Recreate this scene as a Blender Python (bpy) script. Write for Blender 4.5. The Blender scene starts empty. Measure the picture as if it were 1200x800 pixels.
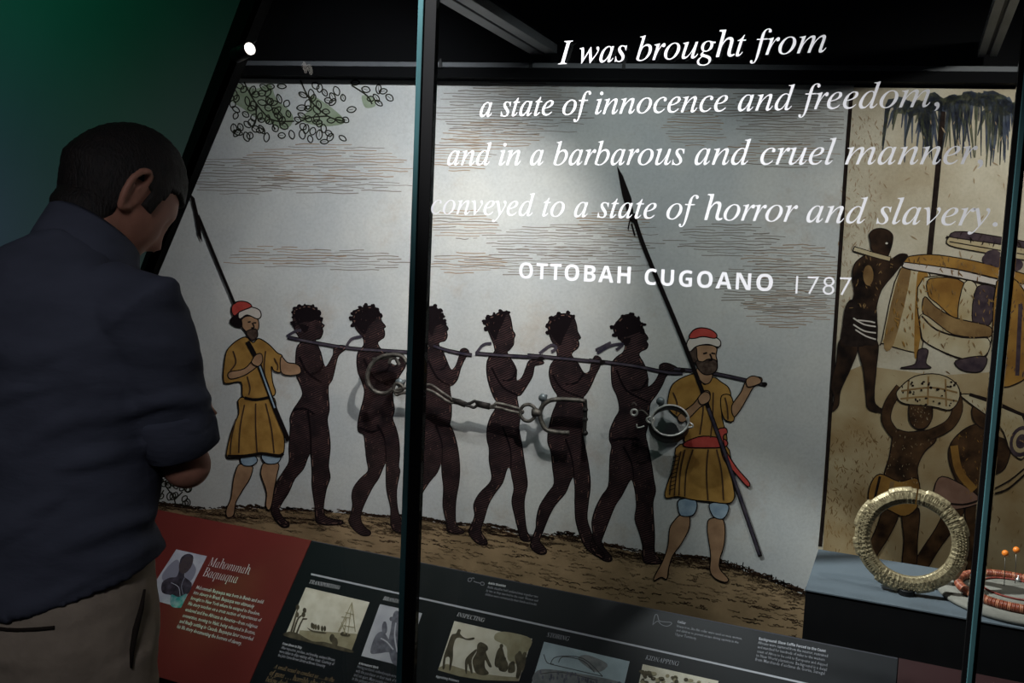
import bpy, bmesh, math, random
from mathutils import Vector, Matrix, noise
from mathutils.geometry import tessellate_polygon

# ------------------------------------------------------------------ camera, world, lights, exposure
S = bpy.context.scene
COL = S.collection
FOC, PITCH, ROLL, YAW = 1055.6, 0.094128, 0.043555, 0.41073
CAMZ = 1.55
_fy = Vector((-math.sin(YAW), math.cos(YAW), 0)); _ry = Vector((math.cos(YAW), math.sin(YAW), 0)); _up = Vector((0, 0, 1))
_F = _fy*math.cos(PITCH) - _up*math.sin(PITCH); _U = _up*math.cos(PITCH) + _fy*math.sin(PITCH)
CR = _ry*math.cos(ROLL) + _U*math.sin(ROLL); CU = _U*math.cos(ROLL) - _ry*math.sin(ROLL); CF = _F
CPOS = Vector((0, 0, CAMZ))
cam = bpy.data.cameras.new('camera'); cam.sensor_width = 36; cam.lens = FOC/1200*36
cam.clip_start = 0.05
co = bpy.data.objects.new('camera', cam); COL.objects.link(co)
co.matrix_world = Matrix(((CR.x, CU.x, -CF.x, CPOS.x), (CR.y, CU.y, -CF.y, CPOS.y), (CR.z, CU.z, -CF.z, CPOS.z), (0, 0, 0, 1)))
S.camera = co
S.view_settings.view_transform = 'Standard'; S.view_settings.look = 'None'
S.view_settings.exposure = 0.0; S.view_settings.gamma = 1.0; S.view_settings.use_curve_mapping = False
w = bpy.data.worlds.new('world'); S.world = w; w.use_nodes = True
w.node_tree.nodes['Background'].inputs[0].default_value = (0.55, 0.65, 1.0, 1)
w.node_tree.nodes['Background'].inputs[1].default_value = 0.006

def spot(name, loc, target, power, angle, blend, color=(1, 1, 1), radius=0.02):
    l = bpy.data.lights.new(name, 'SPOT'); l.energy = power; l.spot_size = math.radians(angle); l.spot_blend = blend
    l.color = color; l.shadow_soft_size = radius
    o = bpy.data.objects.new(name, l); COL.objects.link(o); o.location = loc
    o.rotation_euler = (Vector(target) - Vector(loc)).to_track_quat('-Z', 'Y').to_euler()
    return o
# spotlights under the lid of the case
spot('case_spot', (-1.06, 1.69, 2.18), (-1.42, 2.11, 1.70), 12, 110, 1.0, (0.95, 0.97, 1.0), 0.012)
spot('case_spot', (-0.56, 1.69, 2.05), (-1.26, 2.15, 1.26), 36, 78, 1.0, (1.0, 0.945, 0.90), 0.010)
spot('case_spot', (-0.55, 1.70, 2.20), (-0.68, 2.30, 1.30), 11, 110, 1.0, (0.93, 1.0, 0.99), 0.02)
spot('case_spot', (0.45, 1.78, 2.15), (0.15, 2.5, 1.45), 24, 100, 1.0, (1.0, 0.98, 0.92), 0.02)
spot('panel_fill', (-1.05, 1.68, 2.20), (-1.25, 1.83, 0.62), 13, 62, 1.0, (1.0, 0.97, 0.94), 0.02)  # added light to brighten the sloping panels, not a lamp of the case
# ceiling spotlight of the room that grazes the lettering on the glass
spot('room_spot', (-1.70, 1.12, 3.1), (-0.57, 1.65, 1.81), 800, 32, 1.0, (1.0, 1.0, 1.0), 0.03)
# coloured wash lights of the gallery
spot('green_wash', (-2.4, 0.55, 3.0), (-2.40, 1.60, 2.35), 17, 98, 1.0, (0.01, 1.0, 0.42), 0.1)
spot('blue_wash', (-2.75, 0.6, 1.2), (-2.50, 1.60, 1.60), 9, 62, 1.0, (0.46, 0.36, 1.0), 0.1)
spot('green_spot', (-1.9, 1.0, 2.9), (-1.63, 1.83, 0.62), 60, 8, 1.0, (0.30, 1.0, 0.35), 0.02)
spot('room_fill', (-0.25, -0.7, 2.5), (-1.3, 1.1, 1.25), 36.0, 46, 1.0, (0.92, 0.93, 1.0), 0.15)  # added fill that lifts the visitor, no gallery lamp stands here

# ------------------------------------------------------------------ helpers
def lin(c):
    return tuple(((v/255)/12.92 if v/255 <= 0.04045 else ((v/255+0.055)/1.055)**2.4) for v in c)
MATS = {}
def mat(name, rgb, rough=0.7, metal=0.0, var=0.0, scale=20.0, rgb2=None, spec=0.3, bump=0.0, bscale=80.0, stretch=None, emit=0.0):
    if name in MATS: return MATS[name]
    m = bpy.data.materials.new(name); m.use_nodes = True; nt = m.node_tree; b = nt.nodes['Principled BSDF']
    b.inputs['Roughness'].default_value = rough; b.inputs['Metallic'].default_value = metal
    b.inputs['Specular IOR Level'].default_value = spec
    c = lin(rgb); b.inputs['Base Color'].default_value = (*c, 1)
    tc = nt.nodes.new('ShaderNodeTexCoord'); src = tc.outputs['Object']
    if stretch:
        mp = nt.nodes.new('ShaderNodeMapping'); mp.inputs['Scale'].default_value = stretch
        nt.links.new(src, mp.inputs[0]); src = mp.outputs[0]
    if var or rgb2:
        n = nt.nodes.new('ShaderNodeTexNoise'); n.inputs['Scale'].default_value = scale; n.inputs['Detail'].default_value = 6
        nt.links.new(src, n.inputs['Vector'])
        r = nt.nodes.new('ShaderNodeValToRGB'); r.color_ramp.elements[0].position = 0.35; r.color_ramp.elements[1].position = 0.68
        c2 = lin(rgb2) if rgb2 else tuple(v*(1+var) for v in c)
        c1 = c if rgb2 else tuple(v*(1-var) for v in c)
        r.color_ramp.elements[0].color = (*c1, 1); r.color_ramp.elements[1].color = (*c2, 1)
        nt.links.new(n.outputs['Fac'], r.inputs[0]); nt.links.new(r.outputs[0], b.inputs['Base Color'])
    if bump:
        n2 = nt.nodes.new('ShaderNodeTexNoise'); n2.inputs['Scale'].default_value = bscale; n2.inputs['Detail'].default_value = 4
        nt.links.new(src, n2.inputs['Vector'])
        bp = nt.nodes.new('ShaderNodeBump'); bp.inputs['Strength'].default_value = bump; bp.inputs['Distance'].default_value = 0.004
        nt.links.new(n2.outputs['Fac'], bp.inputs['Height']); nt.links.new(bp.outputs[0], b.inputs['Normal'])
    if emit:
        b.inputs['Emission Color'].default_value = (*c, 1); b.inputs['Emission Strength'].default_value = emit
    MATS[name] = m
    return m

def hatch(name, dark, light, scale=42.0, rot=0.45):
    """engraved body tone: dark ink with fine diagonal lighter lines"""
    m = bpy.data.materials.new(name); m.use_nodes = True; nt = m.node_tree; b = nt.nodes['Principled BSDF']
    b.inputs['Roughness'].default_value = 0.75; b.inputs['Specular IOR Level'].default_value = 0.15
    tc = nt.nodes.new('ShaderNodeTexCoord'); mp = nt.nodes.new('ShaderNodeMapping'); mp.inputs['Rotation'].default_value = (0, rot, 0)
    wv = nt.nodes.new('ShaderNodeTexWave'); wv.bands_direction = 'Z'; wv.inputs['Scale'].default_value = scale
    wv.inputs['Distortion'].default_value = 5.0; wv.inputs['Detail'].default_value = 3; wv.inputs['Detail Scale'].default_value = 0.4
    nz = nt.nodes.new('ShaderNodeTexNoise'); nz.inputs['Scale'].default_value = 30
    mu = nt.nodes.new('ShaderNodeMath'); mu.operation = 'MULTIPLY'
    r = nt.nodes.new('ShaderNodeValToRGB'); r.color_ramp.elements[0].position = 0.22; r.color_ramp.elements[1].position = 0.6
    r.color_ramp.elements[0].color = (*lin(dark), 1); r.color_ramp.elements[1].color = (*lin(light), 1)
    L = nt.links.new
    L(tc.outputs['Object'], mp.inputs[0]); L(mp.outputs[0], wv.inputs[0]); L(tc.outputs['Object'], nz.inputs[0])
    L(wv.outputs['Fac'], mu.inputs[0]); L(nz.outputs['Fac'], mu.inputs[1]); L(mu.outputs[0], r.inputs[0]); L(r.outputs[0], b.inputs['Base Color'])
    return m

def ray(x, y):
    return CR*((x-600)/FOC) - CU*((y-400)/FOC) + CF
def hit(x, y, P, n):
    d = ray(x, y); return CPOS + d*((Vector(P)-CPOS).dot(n)/d.dot(n))

def link(name, mesh, parent=None, mats=()):
    o = bpy.data.objects.new(name, mesh); COL.objects.link(o)
    for m in (mats if isinstance(mats, (list, tuple)) else [mats]): mesh.materials.append(m)
    if parent is not None: o.parent = parent
    return o
def fin(name, bm, mats, parent=None, smooth=False, flip=True):
    me = bpy.data.meshes.new(name)
    if flip: bmesh.ops.recalc_face_normals(bm, faces=bm.faces[:])
    bm.to_mesh(me); bm.free()
    if smooth:
        for p in me.polygons: p.use_smooth = True
    return link(name, me, parent, mats)
def tag(o, label, cat, group=None, kind=None):
    o['label'] = label; o['category'] = cat
    if group: o['group'] = group
    if kind: o['kind'] = kind
    return o
def empty(name, label=None, cat=None, loc=(0, 0, 0), group=None):
    o = bpy.data.objects.new(name, None); COL.objects.link(o); o.location = loc; o.empty_display_size = 0.1
    if label: tag(o, label, cat, group)
    return o
def struct(o):
    o['kind'] = 'structure'; return o

def box(bm, x0, x1, y0, y1, z0, z1, bev=0.0, mi=0):
    vs = [bm.verts.new(p) for p in ((x0,y0,z0),(x1,y0,z0),(x1,y1,z0),(x0,y1,z0),(x0,y0,z1),(x1,y0,z1),(x1,y1,z1),(x0,y1,z1))]
    fs = [bm.faces.new([vs[i] for i in f]) for f in ((0,3,2,1),(4,5,6,7),(0,1,5,4),(1,2,6,5),(2,3,7,6),(3,0,4,7))]
    for f in fs: f.material_index = mi
    if bev:
        es = list({e for f in fs for e in f.edges}); bmesh.ops.bevel(bm, geom=es, offset=bev, segments=2, affect='EDGES', profile=0.5)
def prism(bm, pts0, pts1, mi=0):
    n = len(pts0); a = [bm.verts.new(p) for p in pts0]; b = [bm.verts.new(p) for p in pts1]
    fs = [bm.faces.new(a[::-1]), bm.faces.new(b)]
    for i in range(n): fs.append(bm.faces.new((a[i], a[(i+1) % n], b[(i+1) % n], b[i])))
    for f in fs: f.material_index = mi
def smoothpts(pts, closed=True, k=4):
    out = []; n = len(pts); P = [Vector(p) for p in pts]
    rng = n if closed else n-1
    for i in range(rng):
        p0 = P[(i-1) % n] if closed or i > 0 else P[i]; p1 = P[i]; p2 = P[(i+1) % n]
        p3 = P[(i+2) % n] if closed or i+2 < n else p2
        for j in range(k):
            t = j/k
            out.append(0.5*((2*p1)+(p2-p0)*t+(2*p0-5*p1+4*p2-p3)*t*t+(3*p1-p0-3*p2+p3)*t**3))
    if not closed: out.append(P[-1])
    return out
def tube(bm, pts, r, seg=10, closed=False, mi=0, flat=1.0, ref=None, cap=True):
    """round tube along pts; r a number or a list; flat squeezes it along ref"""
    P = [Vector(p) for p in pts]; n = len(P); rings = []; ax = Vector(ref) if ref else None
    prev = None
    for i in range(n):
        if closed: t = P[(i+1) % n]-P[i-1]
        else: t = P[min(i+1, n-1)]-P[max(i-1, 0)]
        t.normalize()
        if ax is not None: a = (ax - t*ax.dot(t))
        elif prev is not None: a = prev - t*prev.dot(t)
        else:
            g = Vector((0, 0, 1)) if abs(t.z) < 0.9 else Vector((1, 0, 0)); a = g - t*g.dot(t)
        a.normalize(); prev = a; b = t.cross(a); rr = r[i] if isinstance(r, (list, tuple)) else r
        rings.append([bm.verts.new(P[i] + a*(rr*flat*math.cos(2*math.pi*k/seg)) + b*(rr*math.sin(2*math.pi*k/seg))) for k in range(seg)])
    m = n if closed else n-1
    for i in range(m):
        A, B = rings[i], rings[(i+1) % n]
        for k in range(seg):
            f = bm.faces.new((A[k], A[(k+1) % seg], B[(k+1) % seg], B[k])); f.material_index = mi
    if not closed and cap:
        bm.faces.new(rings[0][::-1]).material_index = mi; bm.faces.new(rings[-1]).material_index = mi
def lathe(bm, prof, c=(0, 0, 0), seg=48, mi=0):
    c = Vector(c); rings = []
    for r, z in prof:
        if r < 1e-6: rings.append([bm.verts.new(c+Vector((0, 0, z)))])
        else: rings.append([bm.verts.new(c+Vector((r*math.cos(2*math.pi*k/seg), r*math.sin(2*math.pi*k/seg), z))) for k in range(seg)])
    for A, B in zip(rings, rings[1:]):
        for k in range(seg):
            q = [A[k % len(A)], A[(k+1) % len(A)], B[(k+1) % len(B)], B[k % len(B)]]
            q = list(dict.fromkeys(q))
            if len(q) > 2: bm.faces.new(q).material_index = mi

class Print:
    """ink laid on a flat printed board: polygons and strokes, each layer a hair above the last"""
    def __init__(s, P, n, step=0.00004, start=0.0002):
        s.P = Vector(P); s.n = Vector(n); s.bm = bmesh.new(); s.off = start; s.step = step; s.mats = []
    def mi(s, m):
        if m not in s.mats: s.mats.append(m)
        return s.mats.index(m)
    def pt(s, p): return hit(p[0], p[1], s.P - s.n*s.off, s.n)
    def tri(s, pts, mi):
        V = [Vector((p[0], p[1], 0)) for p in pts]
        vs = [s.bm.verts.new(s.pt(p)) for p in pts]
        for t in tessellate_polygon([V]):
            a, b, c = (vs[i] for i in t)
            if len({a, b, c}) < 3: continue
            try: f = s.bm.faces.new((a, b, c))
            except ValueError: continue
            f.material_index = mi; f.normal_update()
            if f.normal.dot(s.n) > 0: f.normal_flip()
    def poly(s, pts, m, smooth=True, line=None, lw=1.4, k=4):
        if smooth: pts = smoothpts([(p[0], p[1], 0) for p in pts], True, k)
        s.off += s.step; s.tri(pts, s.mi(m))
        if line: s.stroke([tuple(p[:2]) for p in pts], line, lw, closed=True, smooth=False)
    def stroke(s, pts, m, wd=1.5, closed=False, smooth=True, w1=None, k=4, lift=True):
        P = [Vector((p[0], p[1])) for p in pts]
        if smooth: P = [Vector((q.x, q.y)) for q in smoothpts([(p.x, p.y, 0) for p in P], closed, k)]
        if lift: s.off += s.step
        n = len(P); L = []; R = []
        for i in range(n):
            t = (P[(i+1) % n]-P[i-1]) if closed else (P[min(i+1, n-1)]-P[max(i-1, 0)])
            if t.length < 1e-9: t = Vector((1, 0))
            t.normalize(); q = Vector((-t.y, t.x))
            ww = wd if w1 is None else wd+(w1-wd)*i/max(1, n-1)
            L.append(s.bm.verts.new(s.pt(P[i]+q*ww/2))); R.append(s.bm.verts.new(s.pt(P[i]-q*ww/2)))
        mi = s.mi(m)
        for i in range(n if closed else n-1):
            j = (i+1) % n
            try: f = s.bm.faces.new((L[i], L[j], R[j], R[i]))
            except ValueError: continue
            f.material_index = mi; f.normal_update()
            if f.normal.dot(s.n) > 0: f.normal_flip()
    def ell(s, cx, cy, rx, ry, m, rot=0.0, line=None, lw=1.2, n=20):
        c, d = math.cos(rot), math.sin(rot)
        s.poly([(cx+rx*math.cos(a)*c-ry*math.sin(a)*d, cy+rx*math.cos(a)*d+ry*math.sin(a)*c) for a in [2*math.pi*i/n for i in range(n)]], m, False, line, lw)
    def done(s, name, parent, label=None):
        o = fin(name, s.bm, s.mats, parent, flip=False)
        if label: o['label'] = label
        return o

def inside(p, pts):
    x, y = p; c = False
    for (x0, y0), (x1, y1) in zip(pts, pts[1:]+pts[:1]):
        if (y0 > y) != (y1 > y) and x < (x1-x0)*(y-y0)/(y1-y0)+x0: c = not c
    return c
def flecks(pr, pts, m, n, rng, r0=.5, r1=1.2, lo=0.0):
    xs = [p[0] for p in pts]; ys = [p[1] for p in pts]; pr.off += pr.step; k = 0
    for _ in range(n*6):
        q = (rng.uniform(min(xs), max(xs)), rng.uniform(min(ys), max(ys)))
        if not inside(q, pts): continue
        r = rng.uniform(r0, r1); a = rng.gauss(1.45, .5); c_, d_ = math.cos(a), math.sin(a)
        pr.tri([(q[0]+r*(u*c_-v*d_), q[1]+r*(u*d_+v*c_)) for u, v in ((-1.8, 0), (-.6, -.34), (.9, -.28), (1.9, .05), (.7, .36), (-.9, .3))], pr.mi(m)); k += 1
        if k >= n: return
def italic(t):
    return ''.join('\u210e' if c == 'h' else chr(0x1d44e+ord(c)-97) if 'a' <= c <= 'z' else chr(0x1d434+ord(c)-65) if 'A' <= c <= 'Z' else c for c in t)
def bold(t):
    return ''.join(chr(0x1d5d4+ord(c)-65) if 'A' <= c <= 'Z' else chr(0x1d5ee+ord(c)-97) if 'a' <= c <= 'z' else c for c in t)
_tc = {}
def text_mesh(body, spacing=1.0, offset=0.0, shear=0.0, res=3):
    key = (body, spacing, offset, shear)
    if key in _tc: return _tc[key]
    c = bpy.data.curves.new('lettering', 'FONT'); c.body = body; c.space_character = spacing; c.offset = offset; c.shear = shear; c.resolution_u = res
    o = bpy.data.objects.new('lettering', c); COL.objects.link(o)
    dg = bpy.context.evaluated_depsgraph_get(); dg.update()
    me = bpy.data.meshes.new_from_object(o.evaluated_get(dg))
    vs = [v.co.copy() for v in me.vertices]; fs = [tuple(p.vertices) for p in me.polygons]
    bpy.data.meshes.remove(me); bpy.data.objects.remove(o); bpy.data.curves.remove(c)
    _tc[key] = (vs, fs); return vs, fs
def lettering(name, lines, P, n, m, parent, off=0.0012, k=1.0, spacing=1.0, offset=0.0, shear=0.0, label=None, up=None, res=3):
    """lines: (string, baseline start pixel, baseline end pixel) lying on the plane P, n"""
    P = Vector(P); n = Vector(n); bm = bmesh.new()
    for body, a, b in lines:
        vs, fs = text_mesh(body, spacing, offset, shear, res)
        if not vs: continue
        A = hit(a[0], a[1], P-n*off, n); B = hit(b[0], b[1], P-n*off, n)
        ex = (B-A); W = ex.length; ex.normalize(); ey = (-n).cross(ex); ey.normalize()
        if ey.z < 0: ey = -ey
        x0 = min(v.x for v in vs); x1 = max(v.x for v in vs); sc = W/(x1-x0)
        nv = [bm.verts.new(A+ex*((v.x-x0)*sc)+ey*(v.y*sc*k)) for v in vs]
        for f in fs:
            try: q = bm.faces.new([nv[i] for i in f])
            except ValueError: continue
            q.normal_update()
            if q.normal.dot(n) > 0: q.normal_flip()
    o = fin(name, bm, m, parent, flip=False)
    if label: o['label'] = label
    return o

def px(ox, oy, s, pts): return [(ox+x/s, oy+y/s) for x, y in pts]
def rx(o, s, p): return (o[0]+p[0]/s, o[1]+p[1]/s)

# ------------------------------------------------------------------ planes of the place
GY = 1.65                                   # glass front
NG = Vector((0, 1, 0)); PG = Vector((0, GY, 0))
TH = math.radians(14); NM = Vector((-math.sin(TH), math.cos(TH), 0)); UM = Vector((math.cos(TH), math.sin(TH), 0)); PM = Vector((0, 2.46, 0))
TILT = 0.88276; PE = Vector((0, 1.95, 0.770)); VD = Vector((0, -math.cos(TILT), -math.sin(TILT))); NP = Vector((0, math.sin(TILT), -math.cos(TILT)))
def mural_at(u, z, off=0.0): return PM + UM*u + Vector((0, 0, z)) - NM*off
def mu(x, y, off=0.0): return hit(x, y, PM-NM*off, NM)
def mcoord(p): d = p-PM; return d.dot(UM)

black = mat('black_paint', (14, 14, 16), 0.55, spec=0.25)
matteblack = mat('matte_black', (9, 9, 11), 0.8, spec=0.1)

# ------------------------------------------------------------------ setting
bm = bmesh.new(); box(bm, -5, 3, -3, 3.4, -0.06, 0)
struct(fin('floor', bm, mat('dark_carpet', (26, 26, 30), 0.95, var=0.3, scale=200)))
# slanted edge of the gallery wall, from the photograph's line on the glass plane
Y0, Y1 = 1.60, 1.646
def slant(p, q, y):
    a, b = hit(*p, (0, y, 0), NG), hit(*q, (0, y, 0), NG); k_ = (b.x-a.x)/(b.z-a.z)
    return lambda z: a.x+(z-a.z)*k_
edge_u = slant((187, 318), (320, 0), Y1); edge_g = slant((212, 190), (283, 0), Y0)
wl = bmesh.new()
prism(wl, [(-5, Y0, 0), (edge_g(0), Y0, 0), (edge_g(3), Y0, 3), (-5, Y0, 3)], [(-5, Y1, 0), (edge_g(0), Y1, 0), (edge_g(3), Y1, 3), (-5, Y1, 3)])
struct(fin('wall_left', wl, mat('gallery_wall', (120, 122, 126), 0.8, var=0.06, scale=3, spec=0.15)))
tr = bmesh.new()
prism(tr, [(edge_g(0), Y0-.003, 0), (edge_u(0), Y0-.003, 0), (edge_u(3), Y0-.003, 3), (edge_g(3), Y0-.003, 3)],
          [(edge_g(0), Y1, 0), (edge_u(0), Y1, 0), (edge_u(3), Y1, 3), (edge_g(3), Y1, 3)])
struct(fin('trim_1', tr, matteblack))
bm = bmesh.new()                                                                    # wall behind the printed murals
prism(bm, [tuple(mural_at(u, z, -0.02)) for u, z in ((-2.9, 0), (1.6, 0), (1.6, 3), (-2.9, 3))], [tuple(mural_at(u, z, -0.10)) for u, z in ((-2.9, 0), (1.6, 0), (1.6, 3), (-2.9, 3))])
struct(fin('wall_back', bm, matteblack))
bm = bmesh.new(); box(bm, 1.34, 1.40, 1.60, 2.80, 0, 2.298)
struct(fin('wall_right', bm, matteblack))
bm = bmesh.new()
prism(bm, [(-2.9, 1.60, 2.30), (1.40, 1.60, 2.30), (1.40, 2.80, 2.30), (-2.9, 1.73, 2.30)], [(-2.9, 1.60, 2.36), (1.40, 1.60, 2.36), (1.40, 2.80, 2.36), (-2.9, 1.73, 2.36)])
struct(fin('ceiling', bm, matteblack))

# ------------------------------------------------------------------ printed murals
seam_t = mcoord(mu(993, 200)); top_l = mu(560, 94.5).z; z_top = 0.5*(top_l+mu(861, 99).z)
def paper(name, a, b, stain):
    m = mat(name, a, 0.75, rgb2=b, scale=5, spec=0.1); nt = m.node_tree; L = nt.links.new; bs = nt.nodes['Principled BSDF']
    ramp = [n for n in nt.nodes if n.type == 'VALTORGB'][0]; tc = [n for n in nt.nodes if n.type == 'TEX_COORD'][0]
    n1 = nt.nodes.new('ShaderNodeTexNoise'); n1.inputs['Scale'].default_value = 3.2; n1.inputs['Detail'].default_value = 9; n1.inputs['Roughness'].default_value = .75
    r1 = nt.nodes.new('ShaderNodeValToRGB'); r1.color_ramp.elements[0].position = .55; r1.color_ramp.elements[1].position = .80
    r1.color_ramp.elements[0].color = (0, 0, 0, 1); r1.color_ramp.elements[1].color = (.7, .7, .7, 1)
    mx = nt.nodes.new('ShaderNodeMixRGB'); mx.inputs[2].default_value = (*lin(stain), 1)
    n2 = nt.nodes.new('ShaderNodeTexNoise'); n2.inputs['Scale'].default_value = 150; n2.inputs['Detail'].default_value = 3
    r2 = nt.nodes.new('ShaderNodeValToRGB'); r2.color_ramp.elements[0].position = .3; r2.color_ramp.elements[1].position = .6
    r2.color_ramp.elements[0].color = (.90, .90, .90, 1); r2.color_ramp.elements[1].color = (1, 1, 1, 1)
    m2 = nt.nodes.new('ShaderNodeMixRGB'); m2.blend_type = 'MULTIPLY'; m2.inputs[0].default_value = 1
    L(tc.outputs['Object'], n1.inputs['Vector']); L(tc.outputs['Object'], n2.inputs['Vector']); L(n1.outputs['Fac'], r1.inputs[0]); L(n2.outputs['Fac'], r2.inputs[0])
    L(r1.outputs[0], mx.inputs[0]); L(ramp.outputs[0], mx.inputs[1]); L(mx.outputs[0], m2.inputs[1]); L(r2.outputs[0], m2.inputs[2]); L(m2.outputs[0], bs.inputs['Base Color'])
    return m
bone = paper('mural_paper', (196, 198, 200), (212, 211, 208), (176, 150, 126))
ink = mat('mural_ink', (22, 16, 16), 0.8, spec=0.1)
brownink = mat('mural_brown_ink', (72, 52, 40), 0.8, spec=0.1)
body = hatch('mural_body_tone', (25, 17, 20), (78, 55, 55), 56)
m_l = empty('mural', 'large pale engraved mural of a marching coffle filling the left of the case', 'mural', tuple(mural_at(-1.0, 0.25)))
# children keep world coordinates
def under(o, root):
    o.parent = root; o.matrix_parent_inverse = root.matrix_basis.inverted(); return o
def board(name, u0, u1, z0, z1, m, root, t=0.012, off=0.0):
    bm = bmesh.new()
    prism(bm, [tuple(mural_at(u, z, off)) for u, z in ((u0, z0), (u1, z0), (u1, z1), (u0, z1))], [tuple(mural_at(u, z, off-t)) for u, z in ((u0, z0), (u1, z0), (u1, z1), (u0, z1))])
    return under(fin(name, bm, m), root)
board('printed_board', -2.3, seam_t, 0.25, z_top, bone, m_l)

R = random.Random(7)
# clouds of fine engraved lines
cloudink = mat('mural_line_ink', (138, 128, 120), 0.85, spec=0.05); cloudink2 = mat('mural_warm_line_ink', (164, 140, 118), 0.85, spec=0.05)
PATCH = [(205, 186, 345, 226, 0), (285, 168, 485, 214, 1), (300, 205, 480, 228, 0), (255, 288, 400, 312, 1), (330, 292, 482, 318, 0),
         (505, 96, 690, 160, 0), (520, 140, 640, 176, 1), (505, 160, 580, 200, 1), (770, 108, 995, 135, 0), (860, 125, 993, 170, 0), (775, 130, 850, 172, 1), (850, 165, 985, 196, 1),
         (500, 246, 585, 282, 1), (570, 262, 770, 300, 0), (680, 246, 768, 276, 1), (540, 288, 760, 322, 0), (500, 296, 590, 320, 1), (790, 262, 915, 300, 0), (870, 286, 985, 330, 1), (835, 305, 984, 366, 0), (872, 340, 980, 384, 1)]
for x0, y0, x1, y1, kd in PATCH:
    cl = Print(PM, NM); y = y0; nrow = int((y1-y0)/3.3)
    for i in range(nrow+1):
        f = 1-abs(2*i/max(1, nrow)-1)**2.6*0.62+R.uniform(-.06, .04)
        cx = (x0+x1)/2+R.uniform(-.09, .09)*(x1-x0); hw = (x1-x0)/2*f*R.uniform(.85, 1.05)
        a = max(cx-hw, 200); b = min(cx+hw, 984 if y > 300 else 989)
        n = max(5, int((b-a)/9)); ph = R.uniform(0, 6)
        pts = [(a+(b-a)*j/n, y+0.045*(a+(b-a)*j/n-x0)*0.3+0.5*math.sin(ph+j*1.3)+R.uniform(-.45, .45)) for j in range(n+1)]
        j0 = 0
        while j0 < n and b-a > 20:
            j1 = min(n, j0+R.randint(2, 9))
            cl.stroke(pts[j0:j1+1], cloudink2 if kd and R.random() < .75 else cloudink, R.uniform(.55, 1.15), smooth=False, lift=False)
            j0 = j1+(1 if R.random() < .45 else 0)
        y += 3.3
    under(cl.done('printed_cloud', None), m_l)

# ground
gr = Print(PM, NM, start=0.0003); earth = mat('mural_earth', (150, 126, 96), 0.85, rgb2=(178, 150, 116), scale=14, spec=0.05)
top = [(150, 588), (190, 592), (230, 597), (290, 595), (340, 598), (400, 601), (440, 606), (480, 606), (530, 616), (570, 616), (620, 630), (660, 626), (700, 638), (750, 648), (790, 652), (830, 656), (870, 668), (910, 684), (950, 700)]
gr.poly([*top, (960, 800), (600, 800), (300, 740), (100, 720), (100, 588)], earth, False)
def gtop(x):
    for (a, b), (c, d) in zip(top, top[1:]):
        if a <= x <= c: return b+(d-b)*(x-a)/(c-a)
    return top[-1][1]
for i in range(2100):
    x = R.uniform(175, 940); d = R.random()**1.7; y = gtop(x)-3+d*(46 if x < 480 else 62)
    if i % 2 == 0: y = gtop(x)+R.uniform(-4, 11 if x > 480 else 16)
    L = R.uniform(5, 17); n = 5
    pts = [(x+L*j/n, y+0.16*L*j/n+R.uniform(-1.1, 1.1)) for j in range(n+1)]
    gr.stroke(pts, brownink if R.random() < .6 else ink, R.uniform(.7, 1.7), k=2, lift=False)
for i in range(60):                                                               # grassy fringe at the right
    x = R.uniform(830, 945); y = gtop(x)+R.uniform(-1, 6)
    gr.stroke([(x, y), (x+R.uniform(-3, 3), y-R.uniform(4, 9))], ink, 1.2, smooth=False, lift=False)
under(gr.done('printed_ground', None, 'tan engraved ground with dark scribbled strokes'), m_l)

# branches at the top left
lf = Print(PM, NM, start=0.0003); leafg = mat('mural_leaf_wash', (136, 150, 122), 0.85, rgb2=(160, 170, 150), scale=30, spec=0.05); leafink = mat('mural_leaf_ink', (44, 44, 36), 0.85, spec=0.05)
lf.poly([(274, 98), (300, 104), (316, 98), (324, 116), (338, 128), (344, 140), (334, 152), (316, 144), (300, 138), (286, 128), (270, 116)], leafg); lf.poly([(364, 112), (380, 120), (398, 134), (404, 144), (384, 148), (366, 146), (352, 140), (362, 128)], leafg); lf.poly([(424, 112), (436, 114), (440, 124), (428, 126)], leafg)
for br in ([(286, 96), (298, 118), (318, 140), (345, 142)], [(352, 94), (364, 118), (384, 136), (402, 142)], [(384, 136), (362, 138), (346, 146)], [(412, 100), (430, 112), (436, 122)], [(300, 120), (300, 140), (296, 150)], [(318, 140), (322, 152)]):
    lf.stroke(br, leafink, 1.8)
bs_ = None; leafink2 = mat('mural_shrub_wash', (92, 92, 80), 0.85, spec=0.05)
def leaf(x, y, a, L, w):
    c, s_ = math.cos(a), math.sin(a)
    pts = [(x+c*t*L-s_*v*w, y+s_*t*L+c*v*w) for t, v in ((0, 0), (.3, .5), (.7, .5), (1, 0), (.7, -.5), (.3, -.5))]
    lf.stroke(pts, leafink, 1.45, closed=True, k=3, lift=False)
    if R.random() < .5: lf.stroke([(x, y), (x+c*L*.7, y+s_*L*.7)], leafink, .6, smooth=False, lift=False)
placed = []
for cx, cy, sx, sy, n in ((300, 112, 34, 20, 30), (312, 134, 30, 17, 20), (372, 120, 30, 26, 22), (350, 142, 46, 14, 12), (432, 114, 24, 16, 9), (296, 150, 30, 8, 7), (372, 152, 20, 8, 5)):
    for i in range(n):
        for _ in range(12):
            q_ = (cx+R.gauss(0, sx*.55), max(97, cy+R.gauss(0, sy*.55)))
            if all(math.hypot(q_[0]-a_, q_[1]-b_) > 6.2 for a_, b_ in placed): break
        else: continue
        placed.append(q_); leaf(q_[0], q_[1], R.uniform(-.2, 2.4), R.uniform(8, 12), R.uniform(4.5, 6.5))
under(lf.done('printed_branches', None, 'green leafy branches drawn at the top left'), m_l)
bs = Print(PM, NM, start=0.0003)
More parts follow.
